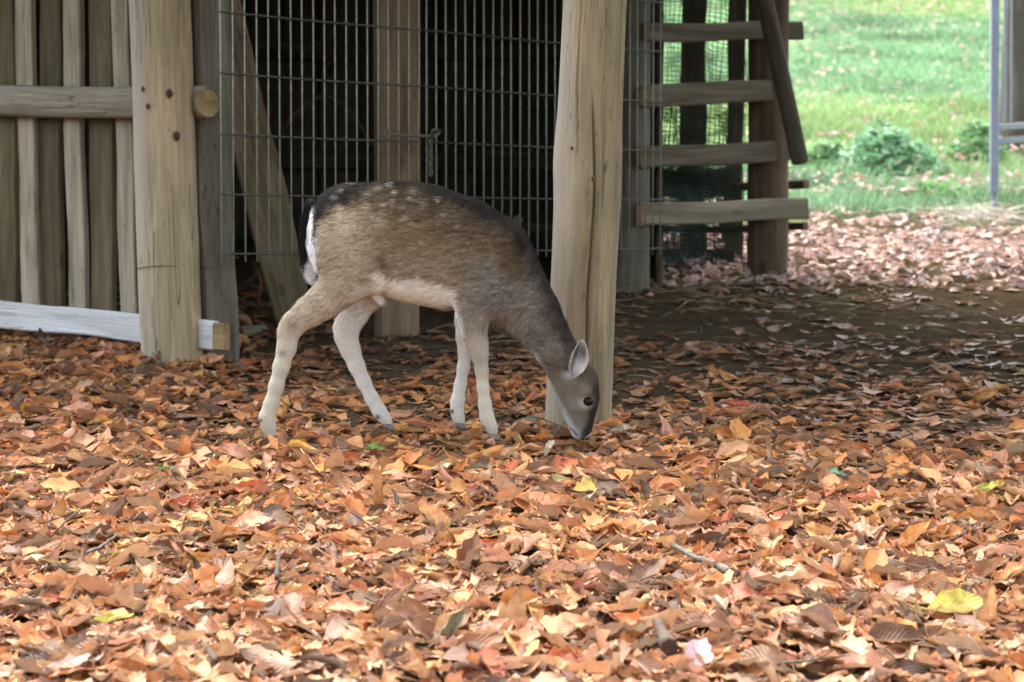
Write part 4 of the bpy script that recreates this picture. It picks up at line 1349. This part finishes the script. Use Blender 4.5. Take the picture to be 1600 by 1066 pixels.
def surface_nets(f):
    inside = f < 0
    nx_, ny_, nz_ = f.shape
    c = [inside[i:nx_ - 1 + i, j:ny_ - 1 + j, k:nz_ - 1 + k] for i in (0, 1) for j in (0, 1) for k in (0, 1)]
    s = sum(q.astype(np.int8) for q in c)
    act = (s > 0) & (s < 8)
    idx = np.full(act.shape, -1, np.int64)
    I, J, K = np.nonzero(act)
    idx[I, J, K] = np.arange(len(I))
    pos = np.zeros((len(I), 3)); cnt = np.zeros(len(I))
    corner = [(i, j, k) for i in (0, 1) for j in (0, 1) for k in (0, 1)]
    val = [f[I + i, J + j, K + k] for i, j, k in corner]
    for a in range(8):
        for b in range(a + 1, 8):
            A, B = np.array(corner[a]), np.array(corner[b])
            if np.abs(A - B).sum() != 1:
                continue
            m = (val[a] < 0) != (val[b] < 0)
            t_ = np.where(m, val[a] / np.where(m, val[a] - val[b], 1), 0)
            pos += np.where(m[:, None], A + (B - A) * t_[:, None], 0); cnt += m
    pos = pos / cnt[:, None] + np.stack([I, J, K], -1)
    faces = []
    for ax in range(3):
        o1, o2 = [(1, 2), (2, 0), (0, 1)][ax]
        sl0 = [slice(None)] * 3; sl1 = [slice(None)] * 3
        sl0[ax] = slice(0, -1); sl1[ax] = slice(1, None)
        a_, b_ = inside[tuple(sl0)], inside[tuple(sl1)]
        E = np.stack(np.nonzero(a_ != b_), -1)
        E = E[(E[:, o1] > 0) & (E[:, o2] > 0)]
        flip = a_[tuple(E.T)]
        d1 = np.zeros(3, int); d1[o1] = 1; d2 = np.zeros(3, int); d2[o2] = 1
        q = [E, E - d1, E - d1 - d2, E - d2]
        ok = np.ones(len(E), bool)
        for v in q:
            ok &= (v < np.array(act.shape)).all(1)
        fv = np.stack([idx[tuple(np.minimum(v, np.array(act.shape) - 1).T)] for v in q], -1)
        fv = np.where(flip[:, None], fv, fv[:, ::-1])[ok]
        faces.append(fv[(fv >= 0).all(1)])
    return pos, np.vstack(faces)

pos, faces = surface_nets(field)
# two rounds of light smoothing
for _ in range(3):
    acc = np.zeros_like(pos); cnt = np.zeros(len(pos))
    for a_, b_ in ((0, 1), (1, 2), (2, 3), (3, 0)):
        np.add.at(acc, faces[:, a_], pos[faces[:, b_]]); np.add.at(cnt, faces[:, a_], 1)
        np.add.at(acc, faces[:, b_], pos[faces[:, a_]]); np.add.at(cnt, faces[:, b_], 1)
    pos = pos * .5 + .5 * acc / cnt[:, None]
bx_px = gx[0] + pos[:, 0] * VX; bl = gl[0] + pos[:, 1] * VX; b_py = gpy[0] + pos[:, 2] * VX
verts = np.stack([(bx_px - 660) / DS, bl / DS, (683 - b_py) / DS], -1)
# turn faces outwards
p0, p1, p2 = verts[faces[:, 0]], verts[faces[:, 1]], verts[faces[:, 2]]
vol = (p0 * np.cross(p1, p2)).sum()
if vol < 0:
    faces = faces[:, ::-1].copy()
fn = np.cross(verts[faces[:, 2]] - verts[faces[:, 0]], verts[faces[:, 3]] - verts[faces[:, 1]])
vn = np.zeros_like(verts)
for q in range(4):
    np.add.at(vn, faces[:, q], fn)
vn /= np.linalg.norm(vn, axis=1, keepdims=True) + 1e-9
verts = verts - vn * ((2.6 - .6 * np.maximum(smooth(470, 530, b_py) * (bx_px < 790), smooth(540, 590, b_py))) / DS)[:, None]     # room for the fur

TOPX = [470, 484, 510, 544, 574, 622, 665, 704, 747, 777, 803, 825, 846, 868, 883, 896, 915]
TOPY = [345, 320, 299, 288, 285, 286, 292, 305, 325, 342, 357, 385, 424, 463, 502, 536, 562]
SPOTS = [(540, 303), (584, 309), (554, 290), (619, 320), (606, 326), (636, 327), (668, 322), (655, 304), (571, 344), (599, 355), (580, 367), (549, 379), (615, 294), (690, 318), (560, 352),
         (700, 340), (640, 345), (720, 356), (625, 305), (530, 312), (648, 316), (600, 300)]

def coat(x, y, l, nrm, r=None, jit=0.0):
    """natural coat colour of the animal at a place of its side view (pixels), linear reflectance"""
    n = len(x)
    w1 = (vnoise(x, y + l * .5, .035, 31) - .5); w2 = (vnoise(x, y + l * .3, .12, 32) - .5)
    top = np.interp(x, TOPX, TOPY)
    dep = (y - top)                                    # pixels below the back line
    # distance from the nape line for the neck, measured across it
    acr = ((x - 800) * -.85 + (y - 357) * .52)          # across the neck, larger towards the throat
    C = np.tile(np.array([[.155, .108, .062]]), (n, 1))
    def lay(c, m):
        nonlocal C
        m = np.clip(m, 0, 1)[:, None]
        C = C * (1 - m) + np.array([c]) * m
    dw = dep + 14 * w1 + 9 * w2
    lay((.20, .142, .082), smooth(50, 85, dw))                                     # warm flank
    lay((.30, .245, .172), smooth(85, 130, dw))                                    # lower, greyer flank
    lay((.42, .335, .235), (1 - smooth(545, 625, x + 30 * w1)) * smooth(36, 62, dw))                # haunch is tan
    lay((.19, .168, .138), smooth(700, 770, x + 20 * w1) * smooth(55, 90, dw))               # grey shoulder
    lay((.062, .042, .024), .72 * (1 - smooth(34, 84, dw + 14 * w2)) * smooth(560, 640, x + 40 * w1))
    lay((.048, .033, .020), (1 - smooth(16, 50, dw + 12 * w2)))                               # dark saddle
    lay((.010, .009, .008), (1 - smooth(6, 24, dw)) )                         # black line of the back
    lay((.018, .016, .015), (1 - smooth(30, 46, dw + 6 * w2)) * (1 - smooth(545, 610, x)) * (1 - smooth(380, 400, y)))
    nk = smooth(800, 830, x + (y - 450) * .25)
    tn = np.clip((acr + 40) / 95.0, -1, 2)
    nape = ((x - np.interp(y, TOPY[9:], TOPX[9:])) * -.85)
    lay((.175, .15, .118), nk)
    lay((.050, .040, .032), nk * (1 - smooth(8, 34, nape + 12 * w2)) * (1 - smooth(555, 580, y)))
    lay((.022, .018, .016), smooth(785, 800, x) * (1 - smooth(-4, 14, nape + 8 * w2)) * (1 - smooth(500, 540, y)))
    lay((.30, .265, .21), smooth(480, 505, y) * smooth(755, 775, x) * (1 - smooth(815, 830, x)) * (.55 + 1.3 * w2))     # chest tuft
    # belly and inside of the legs
    by = np.interp(x, [590, 610, 660, 700, 720], [430, 435, 443, 446, 455])
    lay((.90, .89, .76), smooth(-7, 6, y - by + 12 * w2) * smooth(583, 600, x) * (1 - smooth(706, 718, x)) * (1 - smooth(500, 520, y)))
    # legs: paler downwards
    leg_h = (x < 620) & (y > 440); leg_f = (x > 690) & (x < 790) & (y > 475)
    lay((.47, .39, .285), np.where(leg_h, smooth(430, 490, y + 10 * w1), 0))
    lay((.57, .515, .40), np.where(leg_h, smooth(505, 560, y + 14 * w1), 0))
    lay((.26, .22, .17), np.where(leg_f, smooth(470, 500, y), 0))
    lay((.42, .36, .28), np.where(leg_f, smooth(512, 545, y + 10 * w1), 0))
    lay((.60, .55, .43), np.where(leg_f, smooth(555, 610, y + 10 * w1), 0))
    # near hock: darker hollow and grey gland patch
    lay((.24, .195, .145), np.exp(-(((x - 463) / 10) ** 2 + ((y - 508) / 12) ** 2)) * .8 * (l < 0))
    lay((.16, .15, .14), np.exp(-(((x - 447) / 6) ** 2 + ((y - 553) / 5) ** 2)) * .7 * (l < 0))
    # white rear edge of the fore leg and inner sides
    lay((.78, .76, .70), smooth(-.05, .35, -nrm[:, 0] * .9) * np.where((x > 695) & (x < 735) & (y > 450) & (y < 530), 1, 0) * (1 - smooth(712, 722, x - (y - 460) * .12)))
    inner = np.where(l < 0, nrm[:, 1], -nrm[:, 1])
    lay((.70, .67, .60), np.where(leg_h | leg_f, smooth(.2, .7, inner) * .9, 0))
    lay((.70, .67, .60), np.where((x > 560) & (x < 590) & (y > 448) & (y < 480), .4, 0))
    # dark fold of the flank
    lay((.075, .055, .036), np.exp(-(((x - 606) / 9) ** 2 + ((y - 412 - (x - 606) * .9) / 17) ** 2)) * .75)
    lay((.34, .27, .17), np.exp(-(((x - 707) / 13) ** 2 + ((y - 446 + (x - 707) * .7) / 7) ** 2)) * .6)
    # spots
    for sx, sy in SPOTS:
        lay((.42, .36, .27), np.exp(-(((x - sx) / 3.4) ** 2 + ((y - sy) / 2.7) ** 2)) * .5)
    # mirror under the tail: white, edged in black
    lay((.86, .86, .86), (1 - smooth(502, 507, x + 4 * w2)) * smooth(371, 378, y) * (1 - smooth(424, 436, y + 8 * w2)))
    mid = 491.5 - (y - 345) * .03
    lay((.86, .86, .86), np.exp(-(((x - mid) / 4.6) ** 4)) * smooth(322, 329, y) * (1 - smooth(376, 384, y)))
    lay((.012, .011, .012), np.exp(-(((x - mid - 9.8) / 4.8) ** 4)) * smooth(308, 320, y) * (1 - smooth(368, 378, y)))
    lay((.010, .010, .011), (1 - smooth(484, 488, x)) * smooth(300, 320, y) * (1 - smooth(410, 430, y)))
    # head
    hd = smooth(560, 580, y) * smooth(845, 860, x)
    lay((.20, .165, .122), hd)
    lay((.27, .235, .185), hd * np.exp(-(((x - 893) / 13) ** 2 + ((y - 640) / 20) ** 2)) * .8)                # paler cheek
    lay((.070, .053, .036), hd * (1 - smooth(575, 612, y - (x - 905) * .4)))                                 # crown
    front = np.interp(y, [562, 579, 600, 622, 648, 670, 690], [917, 928, 934, 932, 927, 925, 915])
    lay((.030, .024, .019), hd * smooth(-18, -4, x - front + 4 * w2) * smooth(590, 610, y))               # bridge of the nose
    jaw = np.interp(y, [540, 562, 584, 610, 640, 670, 687], [822, 835, 842, 855, 872, 889, 896])
    lay((.52, .53, .51), smooth(530, 560, y) * (1 - smooth(3, 13, x - jaw - 3 * w2)) * smooth(815, 825, x))
    lay((.50, .44, .36), hd * np.exp(-(((x - 914) / 12.0) ** 2 + ((y - 628) / 11.0) ** 2) ** 1.7) * .85)                      # pale ring of the eye
    lay((.02, .016, .014), hd * np.exp(-((((x - 917.5) / 6.6) ** 2 + ((y - 627) / 6.0) ** 2) ** 3)))
    lay((.42, .395, .35), hd * np.exp(-(((x - 900) / 8) ** 2 + ((y - 676) / 8) ** 2)) * .9)                # pale lip
    lay((.028, .026, .026), hd * np.exp(-((((x - 917) / 10.0) ** 2 + ((y - 676) / 9) ** 2) ** 2)))             # nose
    lay((.60, .59, .56), np.exp(-(((x - 889) / 8) ** 2 + ((y - 588) / 5) ** 2)) * .9)                       # white root of the ear
    if jit and r is not None:
        C = C * r.uniform(1 - jit, 1 + jit, (n, 1))
    return np.clip(C, .006, .9)

t = NT('deer_skin')
c0 = t.n('ShaderNodeAttribute', attribute_name='coat').outputs['Color']
nz = t.noise(t.n('ShaderNodeTexCoord').outputs['Object'], 160, 3, .6)
t.l(t.mix(t.math('MULTIPLY', nz, .35), c0, (.03, .025, .02)), t.b.inputs['Base Color'])
M['deer_skin'] = t.done(.9, .05)
body = link(bpy.data.objects.new('body', mesh_np('body', verts, faces, [M['deer_skin']], True, None, coat(bx_px, b_py, bl, vn), 'coat')), deer)

# ---- fur: strands lying along the coat, each with the colour of its root
r = np.random.default_rng(3)
tri = np.vstack([faces[:, [0, 1, 2]], faces[:, [0, 2, 3]]])
A, B, Cc = verts[tri[:, 0]], verts[tri[:, 1]], verts[tri[:, 2]]
area = .5 * np.linalg.norm(np.cross(B - A, Cc - A), axis=1)
area = area * np.where((A[:, 0] * DS + 660 > 850) & (683 - A[:, 2] * DS > 550), 2.6, 1.0)      # short dense hair on the face
NF = 150000
pick = r.choice(len(tri), NF, p=area / area.sum())
u, v = r.random(NF), r.random(NF); fl = u + v > 1; u[fl], v[fl] = 1 - u[fl], 1 - v[fl]
root = A[pick] * (1 - u - v)[:, None] + B[pick] * u[:, None] + Cc[pick] * v[:, None]
nr = vn[tri[pick, 0]] * (1 - u - v)[:, None] + vn[tri[pick, 1]] * u[:, None] + vn[tri[pick, 2]] * v[:, None]
nr /= np.linalg.norm(nr, axis=1, keepdims=True)
fx = root[:, 0] * DS + 660; fyy = 683 - root[:, 2] * DS; fll = root[:, 1] * DS
flow = np.tile(np.array([[-1.0, 0, -.38]]), (NF, 1))
def bend_flow(vec, m):
    global flow
    m = np.clip(m, 0, 1)[:, None]; flow = flow * (1 - m) + np.array([vec]) * m
bend_flow((-.75, 0, -.66), smooth(440, 480, fyy) * (fx < 620))
bend_flow((-.15, 0, -1), smooth(500, 540, fyy) * (fx < 640))
bend_flow((-.1, 0, -1), smooth(470, 510, fyy) * (fx > 690) * (fx < 775))
bend_flow((-.25, 0, -1), smooth(470, 500, fyy) * smooth(765, 780, fx))
bend_flow((-.62, 0, .35), smooth(805, 850, fx) * 0.9)
bend_flow((-.45, 0, .9), smooth(850, 880, fx) * smooth(500, 560, fyy))
bend_flow((.05, 0, -1), (1 - smooth(496, 504, fx)) * (1 - smooth(430, 445, fyy)))
flow = flow + r.normal(0, .16, flow.shape)
tang = flow - nr * (flow * nr).sum(1, keepdims=True)
tang /= np.linalg.norm(tang, axis=1, keepdims=True) + 1e-9
flen = np.full(NF, .017)
fj = fyy + r.normal(0, 11, NF)
flen = np.where((fx > 590) & (fx < 710) & (fyy > 448) & (fyy < 500), .026, flen)             # belly
flen = np.where((fx > 755) & (fx < 830) & (fyy > 475) & (fyy < 540), .030, flen)             # chest
flen = np.where((fx < 503) & (fyy > 370) & (fyy < 440), .030, flen)                     # mirror
flen = np.where((fj > 500) & (fx < 790), .007, flen)
flen = np.where((fj > 560) & (fx < 790), .0045, flen)
flen = np.where((fj > 555) & (fx > 840), .0095, flen)
flen = np.where((fj > 606) & (fx > 860), .0065, flen)
flen = np.where((fj > 648) & (fx > 880), .004, flen)
flen = flen * r.uniform(.6, 1.25, NF)
keep = ~(((fx - 917.5) ** 2 + (fyy - 627) ** 2 < 50) | ((fyy > 672) & (fx > 905) & (fx < 940)) | (fyy > 676))
root, nr, tang, flen, fx, fyy, fll, fj = [q[keep] for q in (root, nr, tang, flen, fx, fyy, fll, fj)]
NF = len(root)
leg_0 = ((fj > 490) & (fx < 790)) | (fj > 575)
lift = np.where(leg_0, .5, 1.0)[:, None] * r.uniform(.10, .34, NF)[:, None]
l_ = flen[:, None]
K0 = root - nr * .0008
K1 = root + (tang * .5 + nr * lift * .6) * l_
K2 = root + (tang + nr * lift * .55) * l_
fc = coat(fx + r.normal(0, 2.0, NF), fyy + r.normal(0, 2.0, NF), fll, nr, r, .34)
leg_ = ((fj > 490) & (fx < 790)) | (fj > 575)
streak = .48 + 1.04 * (.6 * vnoise(fx, fyy * 4.5 + fll, .085, 55) + .4 * vnoise(fx, fyy * 3 + fll, .2, 56))
fc = np.clip(fc * np.where(leg_ & (fx < 800), .92 + .16 * vnoise(fx, fyy, .08, 57), np.where(leg_, .8 + .4 * (.5 * vnoise(fx * 2.2 + fll, fyy, .09, 58) + .5 * vnoise(fx * 2 + fll, fyy, .2, 59)), np.where(fc.max(1) > .45, .88 + .24 * vnoise(fx, fyy, .2, 60), streak)))[:, None], .005, .92)
# strands as slim three-sided blades: real mesh, joined
side = np.cross(tang, nr); side /= np.linalg.norm(side, axis=1, keepdims=True)
wd = np.clip(flen * .05, .0004, .0010)[:, None] * r.uniform(.7, 1.2, (NF, 1))
FV = np.stack([K0 - side * wd, K0 + side * wd, K1 - side * wd * .8, K1 + side * wd * .8, K2], 1).reshape(-1, 3)
ff = np.array([[0, 1, 3], [0, 3, 2], [2, 3, 4]])
FF = (ff[None] + (np.arange(NF) * 5)[:, None, None]).reshape(-1, 3)
t = NT('deer_fur')
c0 = t.n('ShaderNodeAttribute', attribute_name='coat').outputs['Color']
t.l(c0, t.b.inputs['Base Color'])
M['deer_fur'] = t.done(.85, .06)
fur = link(bpy.data.objects.new('fur', mesh_np('fur', FV, FF, [M['deer_fur']], True, None, np.repeat(fc, 5, 0), 'coat')), deer)
fur['kind'] = 'stuff'

# ---- ears
def ear(side_, name='ear'):
    basep = np.array([893.0, 590.0]); tip = np.array([908.0, 531.0])
    if side_ > 0:
        basep = np.array([897.0, 588.0]); tip = np.array([905.0, 546.0])
    ax = tip - basep; Lr = np.linalg.norm(ax); ax /= Lr; pe = np.array([-ax[1], ax[0]])
    if pe[0] < 0: pe = -pe
    na_, nw_ = 16, 11
    V, Cv = [], []
    for layer in (0, 1):
        for i in range(na_):
            s = i / (na_ - 1)
            half = 14.5 * (math.sin(math.pi * min(1, (s * .86 + .10))) ** .8) * (1 - .12 * s) if s < 1 else .4
            if s > .9: half *= 1 - ((s - .9) / .1) ** 2 * .75
            if s < .2: half *= .55 + .45 * s / .2
            for j in range(nw_):
                w = -1 + 2 * j / (nw_ - 1)
                cup = (w * w) * half * .75
                px, py = basep + ax * (s * Lr) + pe * (w * half + 2.5 * math.sin(s * 3))
                off = -cup + (5 if layer else 0) + 2.5 * (1 - w * w) * 0
                l = hl(893) + side_ * (26 + s * 8) + (off if side_ < 0 else -off)
                V.append(L2(px, py, l))
                if layer == 0:
                    rim = max(abs(w) ** 4, s ** 8)
                    inner_ = np.array([.10, .09, .082]) * (1 - rim) + np.array([.62, .61, .58]) * rim
                    white = math.exp(-((s - .28) / .22) ** 2) * (1 if w > -.3 else .3)
                    inner_ = inner_ * (1 - white) + np.array([.72, .71, .68]) * white
                    if w < -.55 and rim < .6: inner_ = inner_ * .35
                    Cv.append(inner_)
                else:
                    Cv.append(np.array([.13, .11, .085]) if abs(w) < .95 else np.array([.20, .18, .16]))
    Fq = []
    m = na_ * nw_
    for i in range(na_ - 1):
        for j in range(nw_ - 1):
            q = i * nw_ + j
            Fq.append((q, q + 1, q + nw_ + 1, q + nw_)); Fq.append((m + q, m + q + nw_, m + q + nw_ + 1, m + q + 1))
        a_ = i * nw_; Fq.append((a_, a_ + nw_, m + a_ + nw_, m + a_))
        b_ = i * nw_ + nw_ - 1; Fq.append((b_, m + b_, m + b_ + nw_, b_ + nw_))
    for j in range(nw_ - 1):
        q = (na_ - 1) * nw_ + j; Fq.append((q, q + 1, m + q + 1, m + q))
    o = link(bpy.data.objects.new(name, mesh_np(name, V, Fq, [M['deer_skin']], True, None, np.array(Cv), 'coat')), deer)
    bm = bmesh.new(); bm.from_mesh(o.data); bmesh.ops.recalc_face_normals(bm, faces=bm.faces); bm.to_mesh(o.data); bm.free()
    # hair inside the ear
    rr = np.random.default_rng(8 + side_)
    vs, cs = [], []
    for q in range(200):
        i = int(rr.integers(0, 9)); j = int(rr.integers(1, nw_ - 1)) if rr.random() < .6 else int(rr.choice([0, 1, nw_ - 2, nw_ - 1]))
        p = V[i * nw_ + j]; d = (L2(*tip) - L2(*basep)) * .16 * rr.uniform(.5, 1.2) + np.array([rr.normal(0, .0025), side_ * rr.uniform(.001, .006), rr.normal(0, .002)])
        sd_ = np.array([.00035, 0, 0]); vs += [p - sd_, p + sd_, p + d]; cs += [np.array([.55, .53, .50]) * rr.uniform(.8, 1.1)] * 3
    h = link(bpy.data.objects.new('ear_hair', mesh_np('ear_hair', vs, np.arange(len(vs)).reshape(-1, 3), [M['deer_fur']], True, None, np.array(cs), 'coat')), o)
    h['kind'] = 'stuff'
    return o
ear(-1); ear(1)

# ---- eyes
t = NT('deer_eye'); t.b.inputs['Base Color'].default_value = (.012, .009, .008, 1); t.b.inputs['IOR'].default_value = 1.34
M['eye'] = t.done(.08, .35)
for s in (-1, 1):
    bm = bmesh.new(); bmesh.ops.create_uvsphere(bm, u_segments=24, v_segments=16, radius=8.4 / DS)
    # surface of the head here: march in from outside
    ci, ck = int(round((917.5 - gx[0]) / VX)), int(round((627 - gpy[0]) / VX))
    colf = field[ci, :, ck]; ins = np.nonzero(colf < 0)[0]
    edge_l = gl[ins[0]] if s < 0 else gl[ins[-1]]
    bm_obj('eye', bm, M['eye'], deer, True, Vector(L2(917.5, 627, edge_l - s * 3.4)))
    pts = [Vector(L2(917.5 + 7.6 * math.cos(a), 627 + 6.6 * math.sin(a), edge_l + s * 1.6 - s * 1.2 * math.cos(a))) for a in np.linspace(0, 2 * math.pi, 24)]
    vs, fs = tube_arrays(pts, .9 / DS, 6)
    me = bpy.data.meshes.new('eyelid'); me.from_pydata([tuple(q) for q in vs], [], fs); me.materials.append(M['knot'])
    for p in me.polygons: p.use_smooth = True
    link(bpy.data.objects.new('eyelid', me), deer)
def blob(name, px, py, l, rx, rz, rl, mat, rot=0.0):
    bm = bmesh.new(); bmesh.ops.create_uvsphere(bm, u_segments=16, v_segments=10, radius=1)
    for q in bm.verts: q.co = Vector((q.co.x * rx / DS, q.co.y * rl / DS, q.co.z * rz / DS))
    bmesh.ops.rotate(bm, verts=bm.verts, cent=(0, 0, 0), matrix=Matrix.Rotation(rot, 3, 'Y'))
    return bm_obj(name, bm, mat, deer, True, Vector(L2(px, py, l)))
# ---- nose pad, hooves, dew claws
M['hoof'] = plain('hoof_horn', (.14, .115, .092), .5, 0, .4, .3, 60)
M['mouth'] = plain('dark_lip', (.03, .026, .024), .6, 0, .3, .2, 60)
for s in (-1, 1):
    for (qx, qy, w_, h_) in ((910, 676, 2.8, 1.7),):
        cf = field[int(round((qx - gx[0]) / VX)), :, int(round((qy - gpy[0]) / VX))]; nz_ = np.nonzero(cf < 0)[0]
        if len(nz_):
            el = gl[nz_[0]] if s < 0 else gl[nz_[-1]]
            NOSTRIL = (qx, qy, el, w_, h_)
            blob('nostril', qx, qy, el + s * .3, w_, h_, 1.4, M['mouth'], -.5)
    pts = []
    for qx, qy in ((889, 668), (893, 672), (897, 676.5), (901, 681)):
        cf = field[int(round((qx - gx[0]) / VX)), :, int(round((qy - gpy[0]) / VX))]; nz_ = np.nonzero(cf < 0)[0]
        if len(nz_):
            el = gl[nz_[0]] if s < 0 else gl[nz_[-1]]
            pts.append(Vector(L2(qx, qy, el + s * .6)))
    if len(pts) > 2:
        vs, fs = tube_arrays(pts, .8 / DS, 5)
        me = bpy.data.meshes.new('mouth_line'); me.from_pydata([tuple(q) for q in vs], [], fs); me.materials.append(M['mouth'])
        link(bpy.data.objects.new('mouth_line', me), deer)
nose = blob('nose', 914, 682, hl(908), 8.2, 6.2, 10, M['hoof'], .5)
for (px, py, l, rot) in ((430, 683, -31, .5), (610, 671, 32, .7), (774, 681, -32, .6), (722, 669, 32, .6)):
    for s in (-1, 1):
        blob('hoof', px - 2, py + 2.5, l + s * 4.2, 10.5, 5.4, 4.4, M['hoof'], rot * .6)
for (px, py, l) in ((411.5, 656, -31), (589, 655, 32), (705, 647, 32), (754.5, 667, -32)):
    for s in (-1, 1):
        blob('dew_claw', px, py, l + s * 8, 3.2, 3.4, 3, M['hoof'])
# ---- tail: long dark hairs over a white fringe
rr = np.random.default_rng(12)
vs, cs = [], []
for q in range(2600):
    s0 = rr.random()
    px, py = 486 - 9 * min(1, s0 * 2.2) + rr.normal(0, 2.0), 322 + 82 * s0
    l = rr.normal(0, 7)
    white = l > 5 and s0 > .2
    Ln = rr.uniform(20, 40) * (1 if s0 < .75 else .8)
    dx = rr.normal(.5, 3.5) + (3 if s0 < .3 else 0); 
    p = L2(px, py, l); m_ = L2(px + dx * .4 - 1.0, py + Ln * .55, l * 1.1); e_ = L2(px + dx, py + Ln, l * 1.15)
    sd_ = np.array([.00045, 0, 0])
    c = np.array([.012, .011, .012]) * rr.uniform(.6, 1.6) if not white else np.array([.8, .8, .79])
    vs += [p - sd_, p + sd_, m_ + sd_, p - sd_, m_ + sd_, m_ - sd_, m_ - sd_, m_ + sd_, e_]; cs += [c] * 9
for q in range(700):      # white tuft at the tip, curling up to the left
    a = rr.normal(0, 1.0)
    p = L2(494 + rr.normal(0, 2.5), 418 + rr.normal(0, 9), rr.normal(0, 6)); k = rr.uniform(.4, 1)
    m_ = p + np.array([-10 * k, rr.normal(0, 2), -7 * k + rr.normal(0, 2)]) / DS; e_ = p + np.array([-19 * k, rr.normal(0, 3), -2 * k + rr.normal(0, 4)]) / DS
    sd_ = np.array([0, 0, .0005])
    vs += [p - sd_, p + sd_, m_ + sd_, p - sd_, m_ + sd_, m_ - sd_, m_ - sd_, m_ + sd_, e_]; cs += [np.array([.8, .8, .78]) * rr.uniform(.75, 1.05)] * 9
tail = link(bpy.data.objects.new('tail', mesh_np('tail', vs, np.arange(len(vs)).reshape(-1, 3), [M['deer_fur']], True, None, np.array(cs), 'coat')), deer)
# ---- small white tuft under the groin
vs, cs = [], []
for q in range(500):
    p = L2(583 + rr.normal(0, 2.5), 452 + rr.normal(0, 3), rr.normal(-6, 4)); k = rr.uniform(.5, 1)
    m_ = p + np.array([8 * k, 0, -14 * k]) / DS; e_ = p + np.array([17 * k + rr.normal(0, 1.5), 0, -27 * k]) / DS
    sd_ = np.array([.0006, 0, 0])
    vs += [p - sd_, p + sd_, m_ + sd_, p - sd_, m_ + sd_, m_ - sd_, m_ - sd_, m_ + sd_, e_]; cs += [np.array([.82, .81, .78])] * 9
link(bpy.data.objects.new('belly_tuft', mesh_np('belly_tuft', vs, np.arange(len(vs)).reshape(-1, 3), [M['deer_fur']], True, None, np.array(cs), 'coat')), deer)
